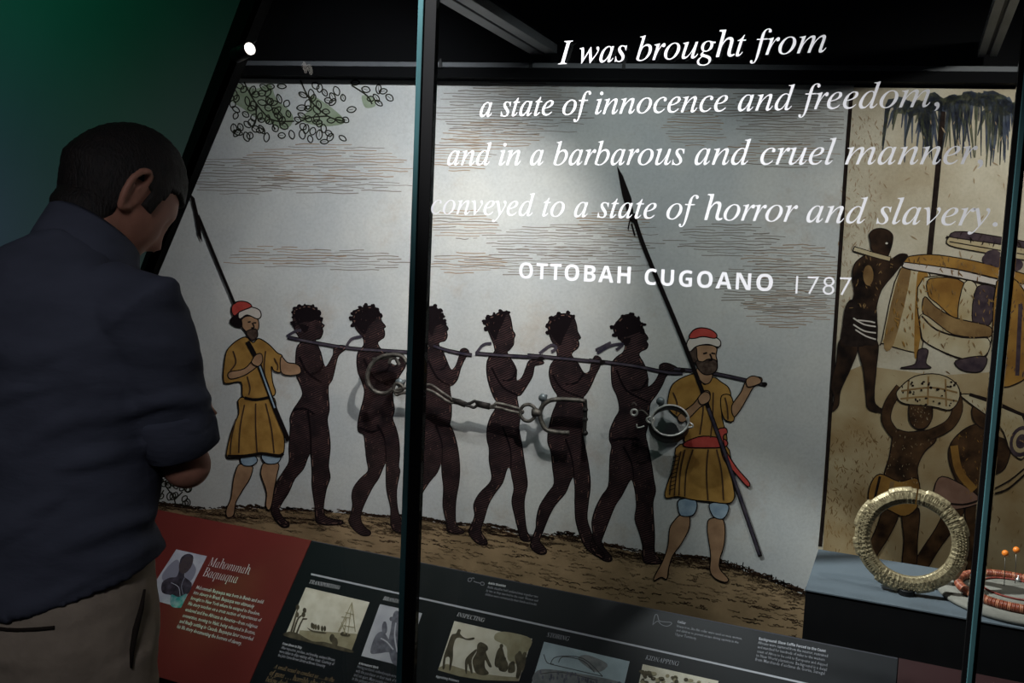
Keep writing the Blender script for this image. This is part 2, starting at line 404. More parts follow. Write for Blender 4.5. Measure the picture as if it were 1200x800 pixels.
for br in ([(206, 596), (204, 584), (196, 572)], [(204, 586), (214, 576)], [(184, 598), (186, 582), (180, 570)], [(186, 584), (192, 574)]): bs.stroke(br, leafink, 1.6)
lf = bs_ = bs
for i in range(26): leaf(R.uniform(174, 220), R.uniform(562, 592), R.uniform(0, 6.2), R.uniform(6, 10), R.uniform(4, 6))
under(bs.done('printed_shrub', None, 'small dark shrub drawn at the lower left'), m_l)

# six bound walkers: outlines in crops of the photograph (origin, scale)
FIG = [
 ((310, 350), 2.963, [(100,58),(97,45),(104,35),(115,30),(128,26),(145,22),(165,25),(182,36),(190,52),(193,70),(200,86),(208,92),(201,102),(203,112),(200,125),(192,138),(178,142),(180,152),(195,185),(205,225),(215,235),(238,195),(240,172),(255,162),(278,163),(285,172),(272,182),(255,200),(245,240),(235,280),(222,302),(222,340),(225,385),(218,420),(225,470),(228,520),(222,580),(228,620),(215,660),(205,720),(210,752),(240,765),(270,772),(268,782),(220,785),(190,780),(178,770),(175,720),(165,650),(165,600),(160,540),(150,552),(135,590),(105,625),(85,670),(60,710),(50,735),(70,765),(85,780),(82,792),(60,792),(35,765),(22,735),(28,690),(40,640),(65,600),(85,565),(85,520),(88,470),(90,440),(88,415),(100,385),(120,355),(132,330),(125,300),(110,265),(108,220),(112,170),(125,150),(115,125),(105,110),(100,85)],
  [[(120,200),(150,255),(200,290)],[(205,225),(190,250),(160,262)],[(150,390),(160,460),(162,540)],[(100,385),(140,380),(175,400)]]),
 ((400, 350), 2.857, [(42,85),(36,68),(42,50),(48,38),(65,32),(85,25),(105,25),(122,35),(130,52),(135,75),(148,92),(142,100),(145,112),(143,128),(130,138),(122,148),(130,165),(150,185),(165,215),(185,222),(190,205),(205,195),(218,200),(215,225),(200,250),(185,275),(175,300),(172,330),(178,370),(172,400),(182,430),(192,470),(195,520),(192,560),(196,580),(185,640),(188,700),(200,740),(212,765),(205,785),(175,775),(165,750),(165,700),(152,640),(150,590),(150,550),(142,560),(125,600),(105,630),(85,670),(68,710),(65,740),(80,765),(98,780),(92,792),(65,790),(40,770),(25,745),(32,720),(38,690),(35,660),(42,630),(65,600),(90,575),(85,540),(80,490),(75,455),(58,445),(55,420),(62,380),(72,345),(78,310),(70,280),(55,240),(52,200),(58,175),(75,155),(72,130),(52,105)],
  [[(75,200),(110,265),(165,290)],[(165,215),(150,240),(110,250)],[(120,420),(145,470),(150,545)],[(60,430),(100,445),(135,435)]]),
 ((480, 350), 2.7586, [(40,60),(45,40),(58,27),(80,25),(98,40),(105,55),(110,75),(125,95),(120,105),(122,120),(115,135),(98,140),(95,150),(110,175),(122,205),(135,230),(150,215),(160,185),(165,165),(180,160),(192,172),(178,195),(165,225),(155,260),(140,278),(130,285),(135,330),(135,380),(130,405),(142,430),(155,480),(162,540),(160,590),(150,650),(148,710),(155,735),(175,748),(172,758),(140,758),(122,750),(118,720),(108,670),(110,610),(105,570),(102,530),(90,560),(65,590),(40,630),(20,680),(10,710),(-5,720),(-15,700),(0,660),(15,620),(30,560),(38,500),(40,440),(42,390),(45,340),(42,300),(38,250),(42,190),(55,165),(62,150),(48,120)],
  [[(60,200),(90,255),(130,280)],[(122,205),(110,225),(85,230)],[(85,410),(105,470),(104,535)]]),
 ((540, 355), 2.7586, [(85,80),(78,62),(88,45),(110,38),(128,28),(150,30),(160,45),(165,70),(168,88),(176,102),(172,115),(170,135),(158,150),(150,160),(165,185),(180,215),(180,250),(198,240),(212,205),(218,190),(232,182),(262,186),(268,195),(250,200),(238,205),(232,235),(215,265),(195,295),(182,302),(188,340),(192,370),(188,405),(198,460),(205,510),(212,555),(215,590),(205,640),(208,700),(215,740),(228,760),(222,770),(195,765),(185,730),(175,690),(165,640),(172,600),(165,560),(160,535),(150,535),(135,580),(110,615),(90,650),(75,700),(65,735),(85,770),(82,782),(60,780),(40,765),(25,740),(35,715),(45,685),(42,650),(60,615),(90,585),(100,560),(92,510),(92,470),(85,440),(85,405),(95,370),(110,345),(118,325),(105,300),(92,265),(84,225),(85,190),(95,170),(110,155),(105,130),(95,105)],
  [[(100,210),(135,270),(185,298)],[(180,215),(165,245),(135,250)],[(135,400),(160,470),(162,535)]]),
 ((610, 360), 2.6667, [(88,75),(84,55),(95,35),(118,22),(145,20),(165,30),(175,55),(178,75),(188,95),(180,102),(183,115),(178,128),(165,138),(160,150),(180,175),(198,205),(215,200),(220,180),(230,155),(240,152),(252,162),(248,185),(235,210),(220,245),(205,270),(195,285),(200,320),(200,370),(195,400),(205,450),(215,510),(218,560),(212,610),(208,660),(220,700),(235,740),(262,770),(255,785),(225,770),(200,745),(185,710),(172,660),(170,600),(170,560),(165,530),(155,545),(140,580),(110,615),(90,650),(70,700),(60,730),(80,755),(78,770),(55,770),(32,750),(35,725),(48,690),(50,660),(60,620),(85,580),(105,550),(100,500),(95,450),(85,420),(88,380),(100,330),(112,300),(115,275),(100,250),(90,215),(92,185),(105,165),(115,150),(110,125),(95,100)],
  [[(100,210),(130,255),(190,280)],[(198,205),(175,235),(140,240)],[(140,410),(160,470),(168,530)]]),
 ((680, 360), 2.5806, [(105,80),(100,62),(110,45),(130,25),(155,22),(175,35),(188,55),(190,70),(205,92),(200,102),(205,112),(200,125),(185,132),(178,145),(195,175),(205,215),(205,240),(225,225),(240,195),(240,175),(260,168),(290,180),(300,195),(280,200),(262,205),(248,235),(230,265),(212,290),(208,320),(205,355),(198,385),(205,420),(215,470),(222,520),(228,555),(220,590),(222,640),(225,690),(225,740),(245,765),(240,775),(205,775),(190,765),(188,720),(178,680),(165,640),(170,600),(165,550),(155,520),(140,540),(125,570),(105,600),(85,650),(70,690),(65,715),(95,755),(90,768),(70,765),(45,745),(30,725),(38,690),(35,650),(45,610),(65,570),(85,540),(88,490),(90,450),(95,420),(88,400),(90,370),(105,335),(118,310),(112,270),(98,240),(94,205),(95,170),(110,150),(130,135),(135,110),(118,92)],
  [[(110,190),(140,250),(205,285)],[(205,215),(185,245),(150,250)],[(130,420),(155,470),(162,520)],[(95,400),(140,395),(180,400)]]),
]
ORD = ['rearmost dark walker', 'second dark walker from the rear', 'dark walker partly behind the glass joint', 'middle dark walker in front of the joint', 'dark walker behind the chain end', 'foremost dark walker']
bodylight = mat('mural_body_highlight', (128, 98, 88), 0.85, spec=0.05)
hairink = mat('mural_hair_ink', (24, 17, 20), 0.85, spec=0.05)
for (o_, s_, out, folds), lb in zip(FIG, ORD):
    p = Print(PM, NM, start=0.0008)
    p.poly(px(*o_, s_, out), body, True, ink, 1.2, k=3)
    hd = [q for q in out if q[1] < 96]; xm = max(q[0] for q in hd); x0 = min(q[0] for q in hd)
    p.poly(px(*o_, s_, [(q[0]+(3 if q[0] < (x0+xm)/2 else -2), q[1]+2) for q in hd if q[0] < xm-14]+[(x0+(xm-x0)*.50, 92), (x0+(xm-x0)*.36, 118)]), hairink)   # curly hair
    for q in hd:
        if q[0] < xm-14:
            for _ in range(3):
                z = rx(o_, s_, (q[0]+R.uniform(-6, 6), q[1]+R.uniform(-5, 7))); p.ell(z[0], z[1], R.uniform(1.6, 2.9), R.uniform(1.5, 2.6), hairink, n=8)
    opx = px(*o_, s_, out); flecks(p, opx, bodylight, 60, R, .35, .8)
    for a_, b_ in zip(opx, opx[1:]):
        if R.random() < .45:
            q0 = (a_[0]*.7+b_[0]*.3, a_[1]*.7+b_[1]*.3); q1 = (a_[0]*.3+b_[0]*.7, a_[1]*.3+b_[1]*.7); dx, dy = q1[0]-q0[0], q1[1]-q0[1]; L_ = math.hypot(dx, dy)+1e-6
            nx, ny = -dy/L_*1.6, dx/L_*1.6
            if not inside((q0[0]+nx, q0[1]+ny), opx): nx, ny = -nx, -ny
            p.stroke([(q0[0]+nx, q0[1]+ny), (q1[0]+nx, q1[1]+ny)], bodylight, .8, smooth=False, lift=False)
    for f in folds: p.stroke(px(*o_, s_, f), hairink, 2.6, w1=1.2)
    under(p.done('printed_walker', None, lb), m_l)

# the poles on their shoulders
pl = Print(PM, NM, start=0.0018); polec = mat('mural_pole_tone', (52, 48, 62), 0.8, rgb2=(84, 76, 84), scale=40, spec=0.05)
for pts in ([(337, 395), (372, 402), (411, 408), (470, 412), (484, 413)], [(508, 405), (526, 411), (553, 416)], [(557, 414), (600, 417), (638, 419)], [(618, 416), (650, 419), (692, 423), (706, 425)], [(690, 422), (740, 428), (780, 436), (800, 437)], [(790, 432), (840, 438), (898, 451)]):
    pl.stroke(pts, ink, 4.6); pl.stroke(pts, polec, 2.6)
for pts in ([(336, 394), (346, 388), (353, 387)], [(406, 406), (412, 397), (424, 394)], [(488, 410), (500, 404)], [(558, 414), (566, 404), (576, 402)], [(632, 414), (646, 404), (652, 408), (646, 412)], [(700, 414), (715, 405), (730, 403), (722, 410)], [(698, 410), (716, 401)]):
    pl.stroke(pts, polec, 3.2)
for cx, cy in ((884, 446), (896, 450), (800, 434), (706, 424), (634, 420)): pl.ell(cx, cy, 3.4, 2.6, ink, n=10)
under(pl.done('printed_yoke_poles', None, 'long forked poles linking the walkers at the neck'), m_l)

skin = mat('mural_skin', (150, 116, 90), 0.85, rgb2=(184, 146, 114), scale=22, spec=0.05)
ochre = mat('mural_ochre', (148, 110, 56), 0.85, rgb2=(182, 140, 76), scale=25, spec=0.05)
redm = mat('mural_red', (168, 62, 56), 0.85, rgb2=(196, 84, 76), scale=30, spec=0.05)
whitem = mat('mural_white', (210, 200, 192), 0.85, spec=0.05)
bluem = mat('mural_blue', (128, 150, 172), 0.85, rgb2=(166, 184, 200), scale=30, spec=0.05)
beard = mat('mural_beard', (62, 48, 42), 0.85, rgb2=(96, 80, 70), scale=90, spec=0.05)
# guard at the front
g = Print(PM, NM, start=0.0022); O = (765, 375); s_ = 2.54
def P_(pts, m, lw=1.3, sm=True): g.poly(px(*O, s_, pts), m, sm, ink, lw)
def S_(pts, wd=1.2, m=None, w1=None): g.stroke(px(*O, s_, pts), m or ink, wd, w1=w1)
P_([(82,580),(108,582),(108,620),(85,665),(60,700),(48,735),(42,770),(25,765),(5,775),(5,762),(30,715),(45,670),(50,620),(65,595)], skin)
P_([(168,592),(205,590),(215,620),(212,670),(200,710),(200,740),(225,770),(215,780),(185,768),(170,745),(172,700),(165,650),(162,620)], skin)
P_([(78,535),(120,530),(132,550),(120,580),(85,582),(75,560)], bluem); P_([(170,545),(222,548),(222,575),(205,592),(178,582)], bluem)
P_([(80,370),(215,368),(235,470),(243,525),(225,545),(170,540),(120,535),(75,525),(38,528),(42,490),(65,430)], ochre)
P_([(60,190),(90,170),(125,160),(140,175),(155,192),(180,170),(205,185),(225,200),(232,225),(215,245),(205,245),(206,290),(215,370),(100,372),(102,300),(75,290),(45,260),(48,220)], ochre)
P_([(205,225),(232,225),(242,265),(240,300),(215,296),(203,262)], ochre)
P_([(235,255),(262,215),(275,185),(290,170),(320,170),(324,182),(300,200),(285,225),(262,265),(242,288)], skin)
P_([(75,285),(120,250),(150,212),(170,215),(165,245),(140,260),(110,290),(85,305)], skin)
P_([(132,142),(175,156),(172,182),(155,190),(136,172)], skin)
P_([(128,80),(165,74),(190,82),(188,105),(192,128),(176,146),(140,140),(124,120)], skin)
P_([(105,88),(128,80),(132,112),(138,128),(122,126),(108,108)], beard)
P_([(128,122),(148,124),(165,116),(188,120),(192,142),(180,158),(155,162),(136,146)], beard)
P_([(100,75),(112,52),(150,46),(185,50),(202,64),(196,80),(165,72),(130,78),(110,94)], whitem)
P_([(108,52),(118,32),(140,23),(170,27),(190,42),(185,54),(150,49),(125,54)], redm)
P_([(98,362),(150,345),(215,355),(217,376),(160,380),(97,377)], redm)
P_([(190,330),(215,320),(222,335),(210,345),(215,380),(232,412),(255,445),(288,484),(280,494),(245,455),(212,415),(200,370)], redm)
for q in ([(150,100),(162,97)], [(174,98),(186,100)], [(170,100),(176,118),(166,120)]): S_(q, 2.0)
for q in ([(140,200),(150,260),(140,340)], [(180,215),(178,290),(172,350)], [(165,385),(160,450),(164,535)], [(120,385),(100,450),(95,525)], [(190,385),(205,450),(210,535)], [(70,400),(55,470),(50,520)], [(84,390),(70,460),(64,522)], [(96,385),(82,450),(78,522)], [(60,215),(72,245),(70,280)], [(215,230),(222,260),(224,295)]): S_(q, 1.6, brownink)
for i in range(9): S_([(60-i*1.5, 410+i*12), (78-i*1.5, 404+i*12)], .8)
under(g.done('printed_guard', None, 'ochre robed guard in a red turban leading the line'), m_l)
sp = Print(PM, NM, start=0.0040)
sp.stroke([(742, 250), (755, 290), (800, 398), (840, 505), (891, 652)], ink, 5.0); sp.stroke([(830, 478), (860, 560), (890, 650)], polec, 3.0)
sp.poly([(723, 194), (730, 206), (740, 232), (744, 262), (738, 258), (729, 228)], ink, False); sp.stroke([(740, 262), (744, 276)], ink, 2); sp.stroke([(738, 258), (736, 268)], ink, 1.4)
sp.poly(px(*O, s_, [(135, 232), (152, 214), (168, 218), (170, 236), (158, 248), (142, 250)]), skin, True, ink, 1.2)
sp.poly(px(*O, s_, [(278, 178), (296, 166), (318, 172), (322, 186), (300, 196), (282, 198)]), skin, True, ink, 1.2)
under(sp.done('printed_spear', None, 'long dark spear held by the leading guard'), m_l)
# guard at the rear
g = Print(PM, NM, start=0.0022); O = (250, 345); s_ = 3.019
P_([(95,600),(138,605),(130,650),(105,690),(80,735),(72,780),(50,788),(45,762),(62,720),(70,660),(80,620)], skin)
P_([(180,595),(230,597),(225,640),(215,690),(207,740),(197,762),(185,745),(188,700),(172,650),(168,625)], skin)
P_([(98,575),(140,566),(156,588),(135,606),(103,602)], bluem); P_([(172,566),(236,570),(226,596),(185,597)], bluem)
P_([(95,365),(205,360),(225,410),(250,500),(248,562),(230,570),(170,562),(140,570),(100,575),(50,577),(50,540),(65,480),(90,420)], ochre)
P_([(50,195),(80,165),(115,150),(140,170),(160,155),(195,175),(225,205),(245,220),(240,272),(215,270),(205,255),(210,310),(220,345),(205,362),(150,368),(105,362),(98,310),(45,315),(35,290),(40,230)], ochre)
P_([(240,220),(262,240),(292,245),(308,258),(306,280),(262,286),(238,270)], skin)
P_([(55,275),(110,262),(145,225),(165,208),(174,235),(155,255),(110,286),(60,299)], skin)
P_([(98,92),(120,76),(155,85),(161,115),(150,132),(125,138),(104,118)], skin)
P_([(118,130),(150,122),(157,146),(140,162),(124,150)], beard); P_([(60,92),(80,72),(97,85),(100,114),(74,110)], hairink)
P_([(88,75),(95,52),(130,44),(162,54),(169,76),(155,86),(120,72),(95,86)], whitem)
P_([(64,55),(70,35),(90,24),(120,27),(136,42),(112,53),(92,62),(74,76)], redm)
for q in ([(122,98),(132,96)], [(142,100),(152,100)], [(138,100),(144,116),(134,118)]): S_(q, 1.7)
for q in ([(110,365),(150,372),(205,362)],): S_(q, 3.4)
for q in ([(110,390),(95,470),(90,560)], [(150,385),(150,470),(155,560)], [(185,385),(205,470),(215,560)], [(70,200),(80,240),(60,270)], [(120,290),(130,330),(125,355)], [(185,200),(180,260),(190,330)], [(80,440),(64,510),(60,565)], [(215,225),(228,250),(226,268)]): S_(q, 1.6, brownink)
S_([(50,572),(100,572),(140,567),(172,562),(230,570),(248,562)], 3.6)
under(g.done('printed_guard', None, 'ochre robed guard at the rear of the line'), m_l)
sp = Print(PM, NM, start=0.0040)
sp.stroke([(232, 252), (254, 306), (275, 356)], ink, 3.4); sp.poly([(222, 226), (228, 232), (234, 258), (237, 284), (232, 274), (228, 250)], ink, False)
sp.stroke([(290, 400), (304, 428), (322, 478), (338, 516)], ink, 5.4); sp.stroke([(304, 428), (322, 478)], bluem, 1.8)
sp.poly(px(*O, s_, [(135, 240), (150, 214), (170, 210), (174, 236), (158, 254)]), skin, True, ink, 1.2)
under(sp.done('printed_spear', None, 'long thin spear held by the rear guard'), m_l)

# right hand mural
m_r = empty('mural', 'brown watercolour mural of carriers and a cart behind the gold ring', 'mural', tuple(mural_at(0.5, 0.25)))
tan = paper('sepia_paper', (182, 168, 144), (212, 204, 186), (136, 104, 72))
b_r = board('printed_board', seam_t, 1.36, 0.25, z_top-0.005, tan, m_r, off=0.0003)
k = Print(PM, NM, start=0.0008)
umber = mat('sepia_umber', (110, 82, 52), 0.85, rgb2=(158, 128, 86), scale=14, spec=0.05); sand = mat('sepia_sand', (186, 168, 134), 0.85, rgb2=(156, 130, 92), scale=9, spec=0.05)
cream = mat('sepia_cream', (200, 188, 160), 0.85, rgb2=(176, 156, 118), scale=14, spec=0.05); gold = mat('sepia_gold', (168, 126, 64), 0.85, rgb2=(130, 92, 46), scale=16, spec=0.05)
sep = mat('sepia_ink', (30, 24, 22), 0.85, rgb2=(48, 38, 34), scale=60, spec=0.05); mauve = mat('sepia_mauve', (58, 48, 56), 0.85, rgb2=(84, 70, 74), scale=50, spec=0.05)
k.poly([(971, 520), (980, 440), (1010, 428), (1040, 432), (1100, 440), (1160, 436), (1300, 440), (1480, 452), (1660, 464), (1660, 880), (1200, 760), (962, 690)], sand, False)
flecks(k, [(972, 520), (1000, 490), (1056, 520), (1040, 650), (966, 660)], umber, 420, R, .7, 2.0); flecks(k, [(980, 260), (1000, 130), (1040, 140), (1030, 260), (990, 420)], mat('sepia_rust', (166, 142, 118), .85, spec=.05), 260, R, .6, 1.8)
k.stroke([(998, 108), (991, 200), (978, 400), (968, 560), (961, 640)], sep, 4.5)
k.stroke([(1106, 120), (1099, 200), (1089, 300)], sep, 6.5)
# palm fronds
frond = [mat('palm_ink', (50, 52, 62), 0.85, rgb2=(78, 84, 86), scale=30, spec=0.05), mat('palm_green', (74, 78, 66), 0.85, rgb2=(106, 106, 90), scale=30, spec=0.05)]
frond.append(mat('palm_slate', (58, 64, 82), 0.85, rgb2=(92, 98, 108), scale=30, spec=0.05))
for (ox, oy), n_, lo, hi in (((1066, 128), 26, 1.02, 2.0), ((1106, 122), 30, 1.0, 2.0), ((1150, 118), 30, 1.0, 2.0), ((1184, 128), 22, 1.0, 1.6)):
    for i in range(n_):
        a = R.uniform(math.pi*lo, math.pi*hi); L = R.uniform(16, 50); dr = R.uniform(16, 66)
        b0 = (ox+R.uniform(-5, 5), oy+R.uniform(-4, 6)); m0 = (b0[0]+math.cos(a)*L*.7, b0[1]+math.sin(a)*L*.22); t0 = (b0[0]+math.cos(a)*L, b0[1]+dr)
        k.stroke([b0, m0, ((m0[0]*.4+t0[0]*.6), m0[1]*.5+t0[1]*.5), t0], frond[(i+int(ox)) % 3], R.uniform(3.0, 8.5), w1=1.0, lift=False)
flecks(k, [(975, 430), (1215, 430), (1215, 700), (960, 690)], umber, 120, R, .5, 2.0); flecks(k, [(1000, 130), (1200, 130), (1200, 420), (985, 420)], mat('sepia_stain', (160, 138, 112), .85, spec=.05), 90, R, .6, 3.0)
under(k.done('printed_scenery', None, 'sandy ground, posts and palm fronds'), m_r)
# cart with tub
k = Print(PM, NM, start=0.0012); O4 = (980, 250)
def K(pts, m, line=sep, lw=1.3, sm=True): k.poly(px(*O4, 4.0, pts), m, sm, line, lw)
K([(300,260),(440,290),(400,640),(360,650),(220,610),(215,590)], cream); K([(300,265),(350,275),(270,610),(222,600)], umber, None); K([(380,285),(430,292),(385,640),(365,640)], gold, None)
K([(410,300),(760,365),(740,520),(690,690),(560,675),(430,610),(395,560)], cream)
K([(440,305),(600,325),(570,490),(470,420),(430,380)], gold); K([(600,325),(660,345),(640,510),(570,490)], cream); K([(660,345),(760,365),(720,520),(640,515)], mauve)
K([(415,390),(470,440),(560,490),(720,530),(715,580),(560,570),(450,520),(405,460)], umber); K([(405,470),(560,575),(710,585),(700,665),(590,680),(430,612),(398,560)], cream); k.stroke(px(*O4, 4, [(400,480),(470,545),(590,580),(710,580)]), sep, 2.2)
K([(560,690),(700,670),(680,740),(590,735)], mauve); K([(385,640),(430,640),(420,700),(440,725),(300,725),(370,705)], mauve)
K([(320,215),(360,198),(480,195),(700,235),(1000,320),(1000,350),(800,315),(560,260),(330,232)], gold); K([(315,235),(330,230),(560,262),(800,318),(1000,352),(1000,395),(780,345),(540,295),(330,258)], whitem)
K([(528,112),(600,85),(1000,155),(1000,185),(560,120)], mauve); K([(528,112),(560,115),(1000,185),(1000,235),(700,185),(530,150)], cream); k.stroke(px(*O4, 4, [(530,132),(720,165),(1000,212)]), sep, 1.4)
for cx, cy, r in ((735, 205, 11), (760, 225, 9), (715, 215, 8), (790, 230, 8), (840, 240, 9)): q = rx(O4, 4, (cx, cy)); k.ell(q[0], q[1], r, r*.8, mauve)
K([(830,375),(870,380),(850,560),(800,640),(810,480)], gold); K([(880,385),(940,395),(930,640),(860,640)], cream)
k.poly([(1168, 330), (1200, 340), (1215, 420), (1190, 450), (1165, 440)], gold, True, sep, 1.4); k.stroke([(1180, 350), (1176, 430)], sep, 3); k.stroke([(1196, 356), (1192, 440)], mauve, 5)
for pts_, m_, n_ in ((px(*O4, 4, [(410,300),(760,365),(740,520),(690,690),(430,610)]), umber, 90), (px(*O4, 4, [(320,215),(480,195),(1000,330),(1000,390),(540,290)]), umber, 60), (px(*O4, 4, [(220,600),(300,260),(440,290),(400,640)]), gold, 60), (px(*O4, 4, [(530,110),(600,85),(1000,160),(1000,230)]), sep, 40), ([(1166, 335), (1202, 340), (1212, 440), (1168, 440)], mauve, 60)): flecks(k, pts_, m_, n_, R, .5, 2.4)
under(k.done('printed_cart', None, 'cream and ochre tub cart drawn at the upper right'), m_r)
brown = mat('sepia_body', (44, 32, 24), 0.85, rgb2=(92, 66, 44), scale=26, spec=0.05); darkb = mat('sepia_dark_body', (26, 21, 19), 0.85, rgb2=(66, 48, 36), scale=22, spec=0.05)
k = Print(PM, NM, start=0.0030)
K([(20,590),(100,618),(70,720),(20,830),(10,900),(-20,925),(-10,860),(-25,800),(0,700)], darkb); K([(105,610),(192,600),(188,720),(178,830),(182,890),(215,920),(205,932),(150,915),(140,860),(128,740)], darkb)
K([(120,205),(160,190),(230,212),(260,212),(300,190),(335,198),(305,240),(270,285),(228,335),(205,375),(188,440),(185,500),(110,500),(60,450),(85,380),(75,300),(85,240)], darkb)
K([(160,130),(155,100),(172,78),(205,70),(240,78),(264,102),(262,140),(250,180),(235,205),(190,195),(165,165)], darkb)
K([(45,440),(75,405),(130,450),(185,470),(188,605),(140,615),(100,622),(28,605),(32,520)], sep)
for q in ([(80,490),(130,520),(185,530)], [(80,520),(130,550),(186,560)], [(90,545),(140,575),(186,590)], [(100,500),(150,505),(182,512)]): k.stroke(px(*O4, 4, q), whitem, 1.6)
k.stroke(px(*O4, 4, [(80,165),(170,192),(255,215)]), sep, 6.5); k.stroke(px(*O4, 4, [(84,166),(170,192),(252,214)]), cream, 4.4)
q = rx(O4, 4, (150, 290)); k.ell(q[0], q[1], 6, 12, umber); q = rx(O4, 4, (236, 140)); k.ell(q[0], q[1], 1.4, 1.2, whitem)
flecks(k, px(*O4, 4, [(120,205),(300,190),(205,375),(185,500),(60,450),(85,240)]), umber, 40, R, .4, 1.6)
under(k.done('printed_carrier', None, 'carrier in a striped loincloth shouldering a pole'), m_r)
k = Print(PM, NM, start=0.0030); O5 = (960, 420)
def K5(pts, m, line=sep, lw=1.3, sm=True): k.poly(px(*O5, 2.5, pts), m, sm, line, lw)
K5([(190,440),(232,455),(205,520),(170,575),(140,640),(120,640),(140,560),(170,490)], brown); K5([(243,440),(292,440),(288,530),(282,610),(244,620),(248,530)], brown)
K5([(215,205),(260,215),(330,210),(342,240),(310,272),(288,320),(288,385),(220,392),(190,350),(205,290),(213,240)], brown)
K5([(178,338),(235,360),(288,352),(292,425),(252,462),(200,442),(148,420),(150,370)], gold); k.stroke(px(*O5, 2.5, [(178,345),(165,400),(160,425)]), sep, 3); k.stroke(px(*O5, 2.5, [(215,360),(200,430)]), umber, 5)
k.stroke(px(*O5, 2.5, [(238,85),(206,130),(196,180),(222,222)]), sep, 12); k.stroke(px(*O5, 2.5, [(238,85),(206,130),(196,180),(222,222)]), brown, 10)
k.stroke(px(*O5, 2.5, [(400,100),(405,150),(380,195),(320,225)]), sep, 13); k.stroke(px(*O5, 2.5, [(400,100),(405,150),(380,195),(320,225)]), brown, 11)
K5([(262,160),(268,125),(295,112),(325,125),(332,165),(318,198),(290,206),(268,190)], brown)
K5([(232,90),(280,52),(350,46),(400,72),(412,112),(385,150),(330,140),(250,132),(228,112)], cream)
for q in ([(240,95),(330,85),(405,100)], [(238,118),(320,112),(405,125)], [(262,65),(258,125)], [(320,52),(318,135)], [(370,60),(372,140)]): k.stroke(px(*O5, 2.5, q), umber, 2.2)
for i in range(40): q = rx(O5, 2.5, (R.uniform(240, 400), R.uniform(58, 140))); k.ell(q[0], q[1], R.uniform(.8, 2), R.uniform(.8, 1.6), sep, n=7)
flecks(k, px(*O5, 2.5, [(215,205),(342,225),(288,385),(190,350)]), sand, 60, R, .3, .9); flecks(k, px(*O5, 2.5, [(262,140),(330,140),(318,198),(270,195)]), cream, 26, R, .3, .8)
under(k.done('printed_carrier', None, 'carrier balancing a bundle on the head'), m_r)
k = Print(PM, NM, start=0.0030)
K5([(380,430),(340,500),(285,585),(275,640),(300,640),(350,560),(400,490),(425,440)], brown); K5([(428,440),(485,415),(478,520),(470,640),(430,640),(440,540)], brown)
K5([(418,212),(470,192),(515,225),(560,250),(545,320),(500,350),(475,405),(440,412),(390,332),(380,262)], brown)
K5([(360,345),(440,382),(472,420),(400,442),(345,432),(335,390)], mat('sepia_pink', (150, 116, 100), 0.85, rgb2=(124, 92, 76), scale=20, spec=0.05))
k.stroke(px(*O5, 2.5, [(395,255),(410,330),(455,385)]), gold, 9); k.stroke(px(*O5, 2.5, [(350,420),(420,428),(470,415)]), sep, 2.5)
K5([(452,180),(448,145),(470,125),(495,125),(510,150),(505,190),(480,205)], brown)
K5([(415,105),(470,110),(560,145),(600,180),(600,290),(560,270),(530,200),(440,130)], cream); k.stroke(px(*O5, 2.5, [(440,105),(500,125),(560,150),(610,170)]), sep, 4)
for rr, mm in ((15, mauve), (11, cream), (7, mauve)): k.ell(1197, 517, rr*.9, rr*1.25, mm, .3)
k.stroke([(1166, 578), (1182, 572), (1205, 552)], sep, 2.2); k.stroke([(1166, 572), (1184, 562), (1205, 545)], sep, 1.6)
flecks(k, px(*O5, 2.5, [(418,212),(515,225),(500,350),(440,412),(380,262)]), gold, 60, R, .4, 1.3); flecks(k, px(*O5, 2.5, [(420,110),(600,180),(600,280),(440,130)]), umber, 30, R, .4, 1.4)
under(k.done('printed_carrier', None, 'bending carrier beside the right glass joint'), m_r)

# metal rail above the murals, and a lamp reflection built as a fixture
alu = mat('rail_metal', (120, 122, 126), 0.5, 0.5, var=0.15, scale=6)
zr0 = mu(600, 83).z; zr1 = mu(600, 77.5).z
rl = empty('ceiling_rail', 'thin grey metal rail running along above both murals', 'rail', tuple(mural_at(-0.6, zr0)))
bm = bmesh.new(); prism(bm, [tuple(mural_at(u, z, 0.042)) for u, z in ((-2.28, zr0), (1.36, zr0), (1.36, zr1), (-2.28, zr1))], [tuple(mural_at(u, z, -0.018)) for u, z in ((-2.28, zr0), (1.36, zr0), (1.36, zr1), (-2.28, zr1))])
under(fin('bar', bm, mat('rail_grey', (92, 94, 98), 0.6, 0.2, var=0.15, scale=6)), rl)
bm = bmesh.new(); zf = z_top+.002  # black strip below the rail, built forward to cast shade on the murals
prism(bm, [tuple(mural_at(u, z, -0.019)) for u, z in ((-2.28, zf), (1.36, zf), (1.36, zr0-.001), (-2.28, zr0-.001))], [tuple(mural_at(u, z, 0.040)) for u, z in ((-2.28, zf), (1.36, zf), (1.36, zr0-.001), (-2.28, zr0-.001))])
f_ = under(fin('shade_fascia', bm, matteblack), rl); f_['label'] = 'black board under the grey rail, added to shade the mural tops'
for x in (521, 625, 732):
    q = mcoord(mu(x, 80)); bm = bmesh.new()
    prism(bm, [tuple(mural_at(q+a, z, 0.047)) for a, z in ((-.005, zr0-.003), (.005, zr0-.003), (.003, zr1+.008), (-.003, zr1+.008))], [tuple(mural_at(q+a, z, 0.0425)) for a, z in ((-.005, zr0-.003), (.005, zr0-.003), (.003, zr1+.008), (-.003, zr1+.008))])
    under(fin('clip', bm, black), rl)
